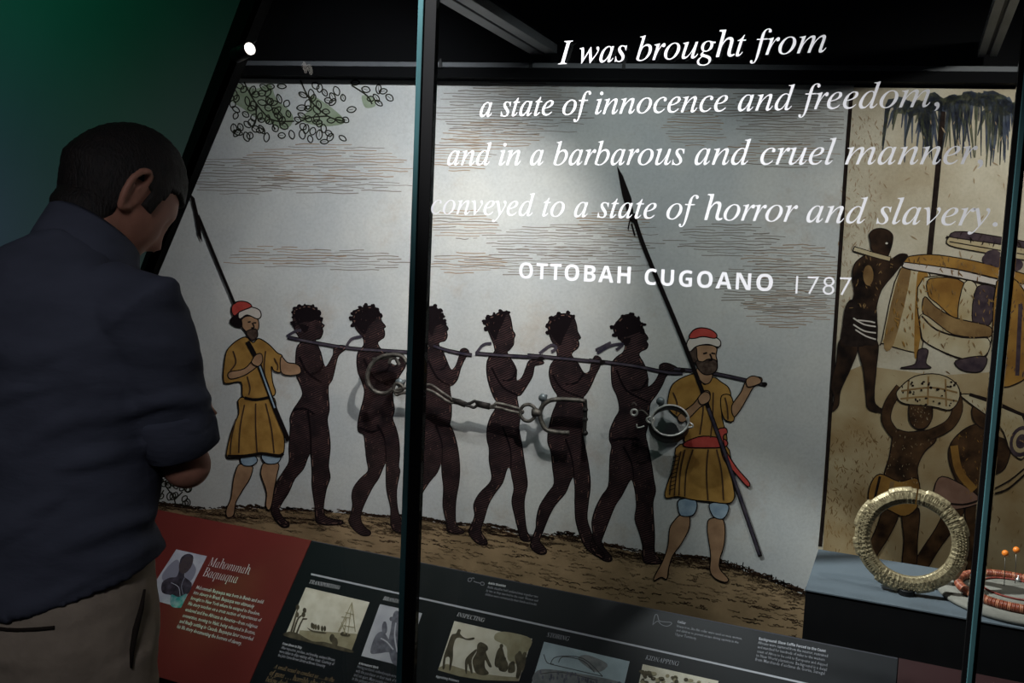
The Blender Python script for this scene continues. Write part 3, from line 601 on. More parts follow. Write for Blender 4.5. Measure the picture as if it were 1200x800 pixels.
# beams under the lid, joining the rail with the glass
ZB = 2.07
def onz(x, y, z): return hit(x, y, (0, 0, z), Vector((0, 0, 1)))
def beam(label, u0, u1):
    yb = PM.y+u0*math.tan(TH)-.03; um = (u0+u1)/2
    o = empty('ceiling_beam', label, 'beam', (um, 1.95, ZB))
    for a, b in ((u0, um-.004), (um+.004, u1)):
        bm = bmesh.new(); box(bm, a, b, 1.668, yb, ZB, ZB+.022, .001); under(fin('flange', bm, alu), o)
    bm = bmesh.new(); box(bm, um-.006, um+.006, 1.668, yb, ZB+.006, ZB+.05); under(fin('web', bm, black), o)
beam('grey twin-flange beam running from the left glass joint back to the rail', -0.938, -0.866)
beam('dim grey beam above the right glass joint', 0.108, 0.150)

def built_glint(label, x, y, yy, r):  # reflection of a lamp in the glass, modelled as a glowing disc
    p = hit(x, y, (0, yy, 0), NG); o = empty('glint', label, 'glint', tuple(p))
    ax = (CPOS-p).normalized(); ax = (ax+Vector((1.5, .2, .6))).normalized()
    bm = bmesh.new(); tube(bm, [p-ax*0.05, p-ax*.002], r*1.25, 20); under(fin('housing', bm, black, None, True), o)
    bm = bmesh.new(); tube(bm, [p-ax*.003, p+ax*.001], r, 20); under(fin('lens', bm, mat('glowing_glint', (255, 246, 236), 0.4, emit=2.5)), o)
    bm = bmesh.new(); tube(bm, [p-ax*.03, Vector((p.x-.02, 1.597, p.z+.03))], .004, 8); under(fin('stem', bm, black), o)
built_glint('lamp reflection built as a small lit round spotlight high up on the slanted black edge', 293, 57, 1.555, 0.0125)

# ------------------------------------------------------------------ glass front
gl = bpy.data.materials.new('clear_glass'); gl.use_nodes = True; nt = gl.node_tree; nt.nodes.clear()
out = nt.nodes.new('ShaderNodeOutputMaterial'); mx = nt.nodes.new('ShaderNodeMixShader'); tp = nt.nodes.new('ShaderNodeBsdfTransparent'); gy = nt.nodes.new('ShaderNodeBsdfGlossy')
tp.inputs[0].default_value = (0.965, 0.985, 0.98, 1); gy.inputs['Roughness'].default_value = 0.0
lw = nt.nodes.new('ShaderNodeLayerWeight'); lw.inputs['Blend'].default_value = 0.5
pw = nt.nodes.new('ShaderNodeMath'); pw.operation = 'POWER'; pw.inputs[1].default_value = 5
ma = nt.nodes.new('ShaderNodeMath'); ma.operation = 'MULTIPLY_ADD'; ma.inputs[1].default_value = 0.96; ma.inputs[2].default_value = 0.035
nt.links.new(lw.outputs['Facing'], pw.inputs[0]); nt.links.new(pw.outputs[0], ma.inputs[0]); nt.links.new(ma.outputs[0], mx.inputs[0])
nt.links.new(tp.outputs[0], mx.inputs[1]); nt.links.new(gy.outputs[0], mx.inputs[2]); nt.links.new(mx.outputs[0], out.inputs[0])
J1, J2, ZG0, ZG1 = -0.958, 0.14, 0.40, 2.298
case = empty('display_case', 'tall black-based display case with the glass front and quotation', 'display case', (-0.3, 1.75, 0))
hx = lambda x, y: hit(x, y, PG, NG).x
def pane(label, pts):
    bm = bmesh.new(); prism(bm, [(x, GY, z) for x, z in pts], [(x, GY+.010, z) for x, z in pts])
    o = under(fin('glass_pane', bm, gl), case); o['label'] = label; return o
j1a, j1b, j2a, j2b = hx(478, 400), hx(498, 400), hx(1164, 400), hx(1181, 400)
pane('clear left glass sheet below the slanted black edge', [(edge_u(ZG0)-.02, ZG0), (j1a-.001, ZG0), (j1a-.001, ZG1), (edge_u(ZG1)-.02, ZG1)])
mid = pane('clear middle glass sheet carrying the white quotation', [(j1b+.001, ZG0), (j2a-.001, ZG0), (j2a-.001, ZG1), (j1b+.001, ZG1)])
pane('clear glass sheet at the right end', [(j2b+.001, ZG0), (1.335, ZG0), (1.335, ZG1), (j2b+.001, ZG1)])
teal = mat('glass_edge_teal', (54, 86, 90), 0.25, var=0.25, scale=3, spec=0.5)
def joint(label, xs, tealx):
    bm = bmesh.new(); box(bm, xs[0], xs[1], GY-.001, GY+.014, ZG0, ZG1); o = under(fin('glass_joint', bm, matteblack), case); o['label'] = label
    bm = bmesh.new(); box(bm, tealx[0], tealx[1], GY-.0035, GY+.012, ZG0, ZG1, .0015); e = under(fin('glass_edge', bm, teal), o); e['label'] = 'blue green polished glass edge'
joint('left upright joint, black with a teal edge', (hx(484, 400), j1b), (j1a, hx(484.3, 400)))
joint('right upright joint, black with a teal stripe', (j2a, j2b), (hx(1170, 400), hx(1177.5, 400)))
vinyl = mat('white_vinyl', (238, 238, 242), 0.6, spec=0.2)
def ql(lines, **kw): under(lettering('lettering', lines, PG, NG, vinyl, None, res=6, **kw), mid)
ql([(italic('I was brought from'), (654, 75.3), (968, 61.0))])
ql([(italic('a state of innocence and freedom,'), (562, 136.8), (1101, 124.8))])
ql([(italic('and in a barbarous and cruel manner,'), (524, 193.5), (1152, 192.3))])
ql([(italic('conveyed to a state of horror and slavery.'), (505, 250.4), (1169, 265.2))])
ql([(bold('OTTOBAH'), (608, 325.8), (738.5, 332.2))], spacing=1.16); ql([(bold('CUGOANO'), (755, 333.2), (905, 341.2))], spacing=1.16)
ql([('1787', (932, 344), (997, 346.4))], spacing=1.15, offset=-0.012)

# ------------------------------------------------------------------ base of the case and sloping text panels
bm = bmesh.new(); box(bm, -2.08, 1.335, 1.648, 1.90, 0, ZG0-.001, .004)
under(fin('plinth', bm, black), case)
def pn(x, y, off=0.0): return hit(x, y, PE-NP*off, NP)
ub1 = pn(365, 632.6).x; ub2 = pn(1052.7, 770.6).x
def panel(u0, u1, m, label, edge=None):
    o = empty('text_panel', label, 'text panel', ((u0+u1)/2, PE.y, PE.z)); bm = bmesh.new(); L = 0.425
    f = [Vector((u, PE.y, PE.z))+VD*s for u, s in ((u0, 0), (u1, 0), (u1, L), (u0, L))]
    prism(bm, [tuple(p) for p in f], [tuple(p+NP*.012) for p in f]); under(fin('board', bm, m), o); return o
p_red = panel(-1.99, ub1-.001, mat('panel_red', (116, 48, 44), 0.5, var=0.06, scale=8, spec=0.3), 'red sloping panel with a portrait and life story beside the man')
p_blk = panel(ub1+.001, ub2-.001, mat('panel_black', (20, 22, 27), 0.5, var=0.08, scale=8, spec=0.3), 'long black sloping panel with a row of captioned pictures')
p_mar = panel(ub2+.001, 1.33, mat('panel_maroon', (46, 17, 19), 0.5, var=0.06, scale=8, spec=0.3), 'plain dark maroon sloping panel at the lower right corner')
tw = mat('panel_white', (226, 226, 230), 0.6, spec=0.1); tg = mat('panel_grey_text', (150, 150, 158), 0.6, spec=0.1); tt = mat('panel_tan_text', (150, 128, 96), 0.6, spec=0.1); lg = mat('panel_line', (178, 178, 186), 0.6, spec=0.1)
def tx(name, lines, m, root, **kw): under(lettering(name, lines, PE, NP, m, None, off=.0008, **kw), root)
def xf(o, s, L): return [(t, rx(o, s, a), rx(o, s, b)) for t, a, b in L]
def pic(root, corners, m, label):
    q = Print(PE, NP, start=.0002); q.poly(corners, m, False); return q
# red panel
tx('heading', xf((190, 630), 5.714, [(italic('Mahommah'), (305, 186), (580, 246)), (italic('Baquaqua'), (268, 255), (495, 304))]), tw, p_red, k=1.35, shear=-0.20, offset=-.010)
tx('paragraph', xf((190, 630), 5.714, [
 ('Mahommah Baquaqua was born in Benin and sold', (226, 340), (672, 440)), ('into slavery in Brazil. Baquaqua was ultimately', (208, 374), (612, 470)), ('brought to New York where he escaped to freedom.', (190, 412), (652, 520)),
 ('His story touches on a cross section of experiences of', (172, 448), (658, 562)), ('enslaved and free Africans in America\u2014from religious', (152, 488), (634, 606)), ('conversion, moving to Haiti, being educated in Boston,', (134, 528), (620, 648)),
 ('and finally settling in Canada. Baquaqua later recorded', (114, 566), (604, 688)), ('his life story documenting the horrors of slavery.', (98, 602), (528, 718))]), tw, p_red, k=1.25, offset=0.008, res=1)
ph = mat('portrait_paper', (206, 208, 218), 0.6, rgb2=(176, 178, 196), scale=30, spec=0.1); phd = mat('portrait_dark', (50, 46, 54), 0.6, rgb2=(84, 78, 92), scale=60, spec=0.1); phs = mat('portrait_shade', (140, 140, 158), 0.6, spec=0.1); phg = mat('portrait_teal', (60, 150, 150), 0.6, rgb2=(150, 176, 186), scale=90, spec=0.1)
q = pic(p_red, [(206.6, 643.5), (242.5, 651.4), (212, 712), (170, 700)], ph, '')
A = lambda L: px(190, 630, 5.714, L)
q.poly(A([(0, 250), (60, 170), (110, 150), (120, 250), (80, 300), (20, 300)]), phs); q.poly(A([(180, 150), (220, 190), (225, 230), (190, 290), (150, 260)]), phs)
q.poly(A([(0, 300), (45, 268), (92, 262), (108, 238), (116, 212), (140, 230), (150, 240), (150, 262), (178, 282), (198, 306), (192, 345), (165, 380), (110, 402), (60, 384), (0, 365)]), phd)
q.poly(A([(112, 195), (118, 160), (132, 130), (155, 112), (182, 108), (204, 120), (208, 150), (198, 185), (180, 214), (155, 236), (132, 238), (116, 222)]), mat('portrait_face', (80, 70, 74), 0.6, spec=0.1))
q.poly(A([(118, 158), (130, 130), (155, 111), (184, 107), (206, 120), (208, 142), (190, 128), (160, 126), (136, 146), (122, 176)]), phd); q.stroke(A([(150, 160), (166, 164)]), phd, .8); q.stroke(A([(178, 168), (192, 172)]), phd, .8); q.stroke(A([(150, 206), (166, 212)]), phd, .8); q.stroke(A([(172, 170), (172, 190)]), phd, .6)
q.stroke(A([(60, 300), (110, 330), (120, 390)]), ph, .7); q.stroke(A([(150, 265), (130, 320), (140, 380)]), phs, .7)
q.poly(A([(60, 380), (110, 396), (165, 375), (135, 450), (118, 468), (60, 455)]), phg)
under(q.done('picture', None, 'small portrait photograph'), p_red)
# black panel
q = Print(PE, NP, start=.0002); q.stroke([(364.5, 672.4), (840, 777.4), (1215, 861)], lg, 2.2, smooth=False); under(q.done('rule_line', None, 'long white rule'), p_blk)
q = Print(PE, NP, start=.0002); q.stroke([(366, 633.6), (600, 680.6), (1052, 771.4)], mat('panel_edge_line', (70, 70, 78), 0.6, spec=.1), 1.0, smooth=False); under(q.done('edge_line', None), p_blk)
for t, a, b in (('TRANSPORTING', (362, 683.2), (397.5, 690.6)), ('BRANDING', (448.5, 702.6), (474, 708)), ('INSPECTING', (535, 721.6), (567, 728.8)), ('STORING', (640.5, 745.6), (666.5, 750.8)), ('KIDNAPPING', (756, 772.2), (795, 780.2))):
    tx('heading', [(italic(t), a, b)], tw if t[0] not in 'SK' else lg, p_blk, k=1.2, offset=-.004)
tx('caption_title', [(bold('From Shore to Ship'), (331, 755), (353, 760))], tw, p_blk, k=1.3)
tx('caption', [('After inspection, purchase, and branding, enslaved Africans', (329.3, 759.6), (392, 774.6)), ('were taken to ships waiting off the coast. Courtesy of', (327, 764.2), (391, 779.4)), ('the John Carter Brown Library at Brown University', (325.3, 768.6), (380.5, 781.8))], lg, p_blk, k=1.5, offset=.006, res=1)
tx('caption_quote', [(italic('A small vessel to conduct us . . . to the'), (320.6, 782.4), (391, 799)), (italic('of guns . . . horribly shackled'), (315.5, 790.4), (384, 806.5)), (italic('below decks and out at sea'), (311, 798), (372, 812))], tt, p_blk, k=1.25, offset=.004)
tx('caption_title', [(bold('A Permanent Mark'), (420.2, 778), (443, 783.4))], tw, p_blk, k=1.3)
tx('caption', [('Having purchased, enslaved people were branded', (418.4, 782), (474, 796.4)), ('with the purchaser or their mark of the ship', (416.4, 787), (472, 801.6)), ('and set apart. Many people were held', (414.4, 791.8), (462, 804.5)), ('in the prisons of the coast for months', (412.4, 796.4), (462, 809.4))], tg, p_blk, k=1.5, offset=.004, res=1)
tx('caption_title', [(bold('Appraising Prisoners'), (510.5, 793.4), (537.5, 799.2))], tw, p_blk, k=1.3)
tx('caption_title', [(bold('Ankle Shackles'), (572, 684), (592.3, 687.6))], tw, p_blk, k=1.2)
tx('caption', [('Ankle shackles held enslaved men together two', (570.8, 688.6), (630.3, 700.4)), ('by two as they marched to the coast. Women and', (569.5, 692.8), (630, 705)), ('children were restrained by their hands and necks.', (568.2, 697.2), (629, 709.4))], tg, p_blk, k=1.3, offset=.004, res=1)
tx('caption_title', [(bold('Collar'), (794, 729.4), (803.4, 731.4))], lg, p_blk, k=1.2)
tx('caption', [('Heavy iron, like this collar were used on men, women,', (793, 734.4), (869.5, 749.4)), ('and children to prevent escape during captivity in the', (792.4, 739.2), (865.2, 753.8)), ('Upper Territory.', (791.2, 744.2), (816.2, 749.4))], tg, p_blk, k=1.25, offset=.002, res=1)
tx('caption_title', [(bold('Background: Slave Coffle Forced to the Coast'), (889.3, 749.4), (967.6, 764))], lg, p_blk, k=1.3)
tx('caption', xf((880, 735), 6.667, [('Africans were captured from the interior, restrained', (54, 126), (600, 232)), ('and marched for hundreds of miles to the western', (52, 160), (575, 262)), ('coast of Africa to be sold to Europeans and shipped', (47, 194), (596, 304)), ('to New World plantations. Background is a detail', (40, 226), (592, 340)), ('from Marchands d\u2019esclaves de Gor\u00e9e, Senegal', (33, 258), (575, 370))]), tg, p_blk, k=1.3, offset=.002, res=1)
ico = mat('panel_icon', (120, 120, 126), 0.6, spec=0.1)
q = Print(PE, NP, start=.0002); A = lambda L: px(540, 670, 10, L)
q.stroke(A([(85, 100), (92, 75), (120, 72), (128, 90), (110, 112), (90, 108)]), ico, .9, True); q.stroke(A([(125, 75), (150, 68), (155, 82)]), ico, .9); q.stroke(A([(150, 108), (190, 122), (232, 132)]), ico, 1.1); q.stroke(A([(232, 132), (245, 118), (272, 128), (268, 152), (240, 152)]), ico, .9, True)
under(q.done('icon', None, 'small line drawing of shackles'), p_blk)
q = Print(PE, NP, start=.0002); A = lambda L: px(760, 710, 10, L)
q.stroke(A([(50, 222), (75, 110), (105, 105), (125, 170), (200, 185), (260, 190), (268, 210), (215, 235), (150, 215), (115, 178), (85, 185), (60, 210)]), ico, .8)
under(q.done('icon', None, 'small line drawing of a collar'), p_blk)
pc = mat('print_cream', (230, 224, 208), 0.6, rgb2=(208, 200, 180), scale=28, spec=0.1); pd = mat('print_umber', (70, 64, 52), 0.6, rgb2=(104, 96, 78), scale=60, spec=0.1); pmid = mat('print_wash', (150, 140, 112), 0.6, rgb2=(172, 164, 136), scale=40, spec=0.1)
pgry = mat('print_grey', (196, 196, 202), 0.6, rgb2=(176, 176, 186), scale=30, spec=0.1); pgd = mat('print_grey_dark', (84, 84, 94), 0.6, rgb2=(124, 124, 134), scale=60, spec=0.1)
q = pic(p_blk, [(358.5, 687.9), (433.1, 705.4), (410.6, 764.4), (333.7, 745)], pc, ''); A = lambda L: px(330, 670, 8, L)
q.poly(A([(170, 545), (420, 560), (712, 580), (700, 620), (650, 748), (400, 690), (150, 620)]), pmid, False)
q.poly(A([(30, 600), (60, 560), (140, 570), (230, 620), (300, 650), (400, 655), (520, 690), (655, 730), (645, 755), (340, 680)]), pd)
for t in ([(105, 590), (130, 500), (160, 430), (205, 400)], [(135, 590), (170, 500), (205, 430)], [(90, 560), (120, 460), (150, 340)], [(200, 440), (240, 440)]): q.stroke(A(t), pd, 2.4, w1=1.6)
for c in ((215, 360), (205, 400), (145, 400), (150, 330)): z = rx((330, 670), 8, c); q.ell(z[0], z[1], 2.2, 3.2, pd)
q.poly(A([(240, 520), (290, 545), (410, 565), (400, 580), (300, 565), (262, 545)]), pd)
for c in ((285, 500), (320, 515), (345, 520), (380, 530), (405, 530), (300, 510)): z = rx((330, 670), 8, c); q.ell(z[0], z[1], 1.5, 3.4, pd)
q.poly(A([(550, 580), (575, 560), (640, 585), (632, 605), (565, 598)]), pd)
for t in ([(585, 580), (610, 420)], [(620, 590), (660, 285)], [(600, 580), (560, 470)], [(560, 420), (640, 430)], [(600, 380), (680, 400)], [(580, 500), (680, 520)], [(660, 285), (690, 560)], [(660, 285), (530, 560)], [(610, 420), (540, 560)]): q.stroke(A(t), pmid, 1.0, smooth=False)
for c, a, b in (((475, 620), 3, 5), ((500, 660), 3.4, 6), ((470, 605), 2, 2)): z = rx((330, 670), 8, c); q.ell(z[0], z[1], a, b, pd)
under(q.done('picture', None, 'cream print of a boat and a sailing ship'), p_blk)
q = pic(p_blk, [(445.3, 707.7), (494.8, 718.3), (473, 780.5), (423.3, 768.2)], pgry, ''); A = lambda L: px(440, 680, 6.667, L)
q.poly(A([(140, 260), (180, 240), (230, 330), (220, 560), (190, 660), (130, 640), (100, 500), (120, 380)]), pgd); q.poly(A([(0, 430), (60, 400), (110, 470), (150, 520), (170, 580), (100, 560), (20, 570), (-40, 560)]), pgd); q.poly(A([(60, 330), (85, 330), (90, 400), (60, 420), (50, 370)]), pgd)
for c, a, b in (((165, 260), 2.6, 3), ((125, 300), 2.4, 2.6), ((72, 335), 2, 2.4)): z = rx((440, 680), 6.667, c); q.ell(z[0], z[1], a, b, pgd)
q.stroke(A([(40, 450), (90, 480), (140, 540)]), pgry, 1.6); q.stroke(A([(160, 330), (150, 430), (170, 560)]), pgry, 1.6)
under(q.done('picture', None, 'grey print of draped figures behind the left joint'), p_blk)
q = pic(p_blk, [(532.5, 727.4), (623.6, 748.2), (608, 797.7), (513.4, 784.8)], pc, ''); A = lambda L: px(510, 710, 8.89, L)
q.poly(A([(35, 640), (120, 600), (400, 690), (700, 730), (880, 740), (868, 782), (500, 770), (250, 730), (35, 668)]), pmid, False); q.poly(A([(640, 280), (760, 270), (1000, 340), (960, 480), (880, 600), (760, 560), (740, 420), (620, 350)]), pmid)
q.poly(A([(170, 300), (215, 285), (240, 240), (268, 250), (262, 290), (320, 335), (400, 325), (405, 345), (340, 355), (230, 330), (190, 420), (185, 540), (160, 660), (145, 660), (150, 540), (110, 540), (100, 640), (75, 650), (90, 520), (125, 420)]), pd)
q.poly(A([(440, 400), (480, 375), (540, 410), (550, 450), (530, 480), (560, 560), (590, 630), (560, 630), (520, 560), (520, 640), (560, 700), (500, 720), (430, 700), (400, 640), (390, 560), (430, 480)]), pd); q.poly(A([(330, 530), (420, 450), (430, 470), (380, 560), (390, 690), (370, 690), (340, 600), (330, 700), (315, 690), (310, 590)]), pd)
for pts in ([(640, 480), (690, 420), (720, 500), (740, 600), (700, 640), (620, 620)], [(660, 600), (720, 540), (760, 610), (740, 680), (670, 670)], [(770, 600), (820, 580), (830, 680), (760, 690)], [(830, 520), (890, 480), (920, 560), (900, 680), (870, 750), (840, 740), (850, 640)], [(910, 500), (945, 500), (940, 600), (905, 690)]): q.poly(A(pts), pd)
for c in ((690, 415), (720, 550), (880, 490), (935, 500), (810, 595)): z = rx((510, 710), 8.89, c); q.ell(z[0], z[1], 2.2, 2.6, pd)
under(q.done('picture', None, 'cream print of an inspection scene'), p_blk)
pbl = mat('print_pale_blue', (186, 202, 208), 0.6, rgb2=(164, 178, 186), scale=26, spec=0.1); pln = mat('print_pencil', (120, 124, 126), 0.6, rgb2=(150, 150, 150), scale=60, spec=0.1)
q = pic(p_blk, [(637.6, 751.7), (737.9, 774.7), (724, 834), (620, 810)], pbl, ''); A = lambda L: px(620, 730, 5.217, L)
q.poly(A([(50, 290), (200, 290), (560, 360), (560, 420), (300, 400), (40, 380)]), pln); q.poly(A([(300, 210), (360, 195), (480, 250), (420, 300), (330, 250)]), pln)
for t in ([(130, 250), (280, 285), (450, 325)], [(130, 250), (170, 205), (330, 215), (450, 325)], [(180, 240), (210, 205), (330, 230), (400, 300)], [(90, 190), (110, 240), (150, 250)], [(70, 310), (200, 300), (420, 350)]): q.stroke(A(t), mat('print_line', (84, 84, 84), .6, spec=.1), 1.0)
for i in range(40): x = R.uniform(70, 560); z = rx((620, 730), 5.217, (x, 300+x*.09+R.uniform(-15, 40))); q.ell(z[0], z[1], 1.2, 2.4, pgd, n=7)
under(q.done('picture', None, 'pale blue print of a walled fort'), p_blk)
q = pic(p_blk, [(753.2, 777.9), (842, 797.6), (830, 860), (741, 838)], pc, '')
for i in range(70):
    x = R.uniform(752, 838); z = 791+(x-752)*.2+R.uniform(-6, 16); q.ell(x, z, R.uniform(1.5, 4), R.uniform(1.2, 3), pd if R.random() < .6 else pmid, n=8)
q.stroke([(770, 800), (772, 815)], pd, 1.5); q.stroke([(800, 804), (800, 818)], pd, 1.5)
under(q.done('picture', None, 'cream print of trees'), p_blk)

# ------------------------------------------------------------------ pedestal and the things on it
ZP = 0.871
bm = bmesh.new(); pr = empty('pedestal', 'blue grey topped display block with a black front at the right', 'pedestal', (0.5, 2.0, 0))
box(bm, -0.150, 1.33, 1.972, 2.27, 0, ZP-.004); under(fin('body', bm, black), pr)
bm = bmesh.new(); box(bm, -0.151, 1.331, 1.970, 2.277, ZP-.004, ZP, .0008); t_ = under(fin('top', bm, mat('pedestal_top', (90, 99, 107), 0.7, var=0.06, scale=9, spec=0.2)), pr); t_['label'] = 'blue grey top board'
# gold ring on its stand
rc = hit(1067, 632.5, (0, 2.05, 0), NG); sca = 2.05/ (FOC)
base = onz(1062, 699, ZP)
st = empty('display_stand', 'tiny black stand under the gold ring', 'stand', (base.x, 2.05, ZP))
bm = bmesh.new(); lathe(bm, [(0, 0), (.0165, 0), (.0165, .011), (.015, .0125), (0, .0125)], (base.x, 2.05, ZP), 28); under(fin('foot', bm, black, None), st)
zc = rc.z; R1 = 0.1105; R0 = 0.0785
bm = bmesh.new(); tube(bm, [(base.x, 2.05, ZP+.011), (base.x, 2.05, zc-R1+.006)], .004, 10); under(fin('stem', bm, black, None, True), st)
ring = empty('gold_ring', 'broad engraved gold ring standing upright on the blue grey block', 'ring', (rc.x, 2.05, zc-R1))
gm = bpy.data.materials.new('hammered_gold'); gm.use_nodes = True; nt = gm.node_tree; b = nt.nodes['Principled BSDF']
b.inputs['Metallic'].default_value = 0.4; b.inputs['Roughness'].default_value = 0.45
tc = nt.nodes.new('ShaderNodeTexCoord'); vo = nt.nodes.new('ShaderNodeTexNoise'); vo.inputs['Scale'].default_value = 160; vo.inputs['Detail'].default_value = 5
cr = nt.nodes.new('ShaderNodeValToRGB'); cr.color_ramp.elements[0].position = .3; cr.color_ramp.elements[1].position = .7
cr.color_ramp.elements[0].color = (*lin((112, 98, 74)), 1); cr.color_ramp.elements[1].color = (*lin((176, 162, 128)), 1)
bp = nt.nodes.new('ShaderNodeBump'); bp.inputs['Strength'].default_value = .35; bp.inputs['Distance'].default_value = .002
nt.links.new(tc.outputs['Object'], vo.inputs['Vector']); nt.links.new(vo.outputs['Fac'], cr.inputs[0]); nt.links.new(cr.outputs[0], b.inputs['Base Color']); nt.links.new(vo.outputs['Fac'], bp.inputs['Height']); nt.links.new(bp.outputs[0], b.inputs['Normal'])
bm = bmesh.new(); N = 192; rings = []
tabs = [(14, 34, .004), (52, 78, .0035), (92, 118, .003), (140, 172, .005), (186, 205, .004), (236, 262, .0045), (280, 300, .003), (322, 346, .004)]
for i in range(N):
    a = 2*math.pi*i/N; deg = math.degrees(a); ro = R1
    for lo, hi, h in tabs:
        if lo < deg < hi: ro += h
    gap = 1.0
    pro = [(R0, -.004), (R0+.002, -.0065), (R0+.012, -.0105), (ro-.006, -.0085), (ro, -.004), (ro, .004), (ro-.006, .007), (R0+.01, .007), (R0, .004)]
    seg_ = []
    for r, y in pro:
        yy = y
        if y < -.006: yy += .0007*math.sin(i*1.9)*(1 if (i//14) % 2 else .3)
        seg_.append(bm.verts.new((rc.x+r*math.cos(a), 2.05+yy, zc+r*math.sin(a))))
    rings.append(seg_)
gapi = int(N*(86.5/360))
for i in range(N):
    if i == gapi: continue
    A_, B_ = rings[i], rings[(i+1) % N]
    for j in range(9): bm.faces.new((A_[j], A_[(j+1) % 9], B_[(j+1) % 9], B_[j]))
bm.faces.new(rings[gapi]); bm.faces.new(rings[(gapi+1) % N][::-1])
under(fin('hoop', bm, gm, None), ring)
bm = bmesh.new()                                                                    # rows of raised beading
for a0, a1 in ((150, 210), (-22, 22), (232, 300)):
    for row in range(4):
        rr = R0+.010+row*.0055
        for i in range(13):
            a = math.radians(a0+(a1-a0)*(i+.5*(row % 2))/12.5); M = Matrix.Translation((rc.x+rr*math.cos(a), 2.05-.0105, zc+rr*math.sin(a)))
            bmesh.ops.create_icosphere(bm, subdivisions=1, radius=.0013, matrix=M)
bd = under(fin('raised_dots', bm, gm, None, True), ring); bd['kind'] = 'stuff'
bm = bmesh.new()
for i in range(120):
    a = 2*math.pi*i/120
    dg_ = math.degrees(a)
    if any(lo < dg_ < hi for lo, hi in ((150, 210), (338, 360), (0, 22), (232, 300), (83, 90))): continue
    p0 = Vector((rc.x+(R0+.005)*math.cos(a), 2.05-.0095, zc+(R0+.005)*math.sin(a))); p1 = Vector((rc.x+(R1-.006)*math.cos(a+.02*math.sin(i)), 2.05-.0095, zc+(R1-.006)*math.sin(a+.02*math.sin(i))))
    tube(bm, [p0, p1], .0006, 5)
bd = under(fin('raised_ribs', bm, gm, None, True), ring); bd['kind'] = 'stuff'
# felt disc with bead strings and pins
DC = Vector((0.256, 2.124, ZP)); DR = 0.149
felt = mat('grey_felt', (124, 122, 115), 0.95, var=0.06, scale=60, spec=0.05, bump=.15, bscale=300)
dd = empty('felt_pad', 'round grey felt pad with a stepped middle on the right of the block', 'display pad', tuple(DC))
bm = bmesh.new(); lathe(bm, [(0, 0), (DR-.006, 0), (DR, .005), (DR, .009), (DR-.004, .014), (0, .014)], DC, 64); under(fin('disc', bm, felt, None, True), dd)
bm = bmesh.new(); lathe(bm, [(0, .0135), (.080, .0135), (.082, .016), (.082, .022), (.078, .026), (0, .026)], DC, 64); under(fin('raised_disc', bm, felt, None, True), dd)
coral = [mat('coral_bead', (150, 76, 52), 0.4, rgb2=(96, 46, 34), scale=320, spec=.5), mat('coral_bead_pale', (186, 124, 92), 0.4, rgb2=(124, 62, 46), scale=320, spec=.5)]
nk = empty('bead_necklace', 'thick string of brown coral beads around the edge of the felt pad', 'necklace', (DC.x, DC.y, ZP+.014))
tmpl = []
for v in range(2):
    me = bpy.data.meshes.new('bead'); bm = bmesh.new()
    lathe(bm, [(0, -.0034), (.0075, -.0034), (.0090, -.0024), (.0092, -.0016), (.0090, -.0008), (.0078, 0), (.0090, .0008), (.0092, .0016), (.0090, .0024), (.0075, .0034), (0, .0034)], (0, 0, 0), 14); bmesh.ops.recalc_face_normals(bm, faces=bm.faces[:]); bm.to_mesh(me); bm.free(); me.materials.append(coral[v])
    for p in me.polygons: p.use_smooth = True
    tmpl.append(me)
NB = 100; RR = .108
for i in range(NB):
    a = 2*math.pi*i/NB; o = bpy.data.objects.new('bead', tmpl[1 if i % 3 == 0 else 0]); COL.objects.link(o)
    o.location = (DC.x+RR*math.cos(a), DC.y+RR*math.sin(a), ZP+.014+.0092); o.rotation_euler = (math.pi/2, 0, a); under(o, nk)
nk2 = empty('bead_string', 'thin string of dark red beads lying on the raised middle of the pad', 'necklace', (DC.x, DC.y, ZP+.026))
redb = mat('red_bead', (140, 52, 40), 0.4, rgb2=(92, 30, 26), scale=150, spec=.5)
bm = bmesh.new(); R2 = .066
for i in range(150):
    a = 2*math.pi*i/150
    if 1.0 < a < 1.18: continue
    bmesh.ops.create_icosphere(bm, subdivisions=1, radius=.0024, matrix=Matrix.Translation((DC.x+R2*math.cos(a), DC.y+R2*math.sin(a), ZP+.026+.0023)))
b_ = under(fin('tiny_beads', bm, redb, None, True), nk2); b_['kind'] = 'stuff'
bm = bmesh.new(); cp = onz(1193, 679, ZP+.03); lathe(bm, [(0, -.004), (.004, -.003), (.0055, 0), (.004, .003), (.0015, .005), (.0015, .009), (0, .010)], (cp.x, cp.y, ZP+.03), 14); c_ = under(fin('clasp', bm, mat('silver_clasp', (190, 190, 190), .35, .8), None, True), nk2); c_['label'] = 'pale metal clasp'
orange = mat('orange_plastic', (232, 128, 44), 0.35, spec=.5); steel = mat('pin_steel', (110, 106, 100), .4, .8)
for (hx_, hy_), (bx_, by_), lb in (((1178, 648), (1177, 686), 'orange-headed pin on the felt pad, the left and lower of two'), ((1191, 644), (1189.5, 683), 'orange-headed pin on the felt pad, the right and taller of two')):
    b0 = onz(bx_, by_, ZP+.026); top_ = hit(hx_, hy_, (0, b0.y, 0), NG)
    o = empty('pin', lb, 'pin', (b0.x, b0.y, ZP+.022), 'orange pins on the pad')
    bm = bmesh.new(); tube(bm, [(b0.x, b0.y, ZP+.022), tuple(top_)], .0008, 8); under(fin('shaft', bm, steel, None, True), o)
    bm = bmesh.new(); bmesh.ops.create_uvsphere(bm, u_segments=18, v_segments=12, radius=.0068, matrix=Matrix.Translation(top_)); h_ = under(fin('head', bm, orange, None, True), o); h_['label'] = 'round orange head'

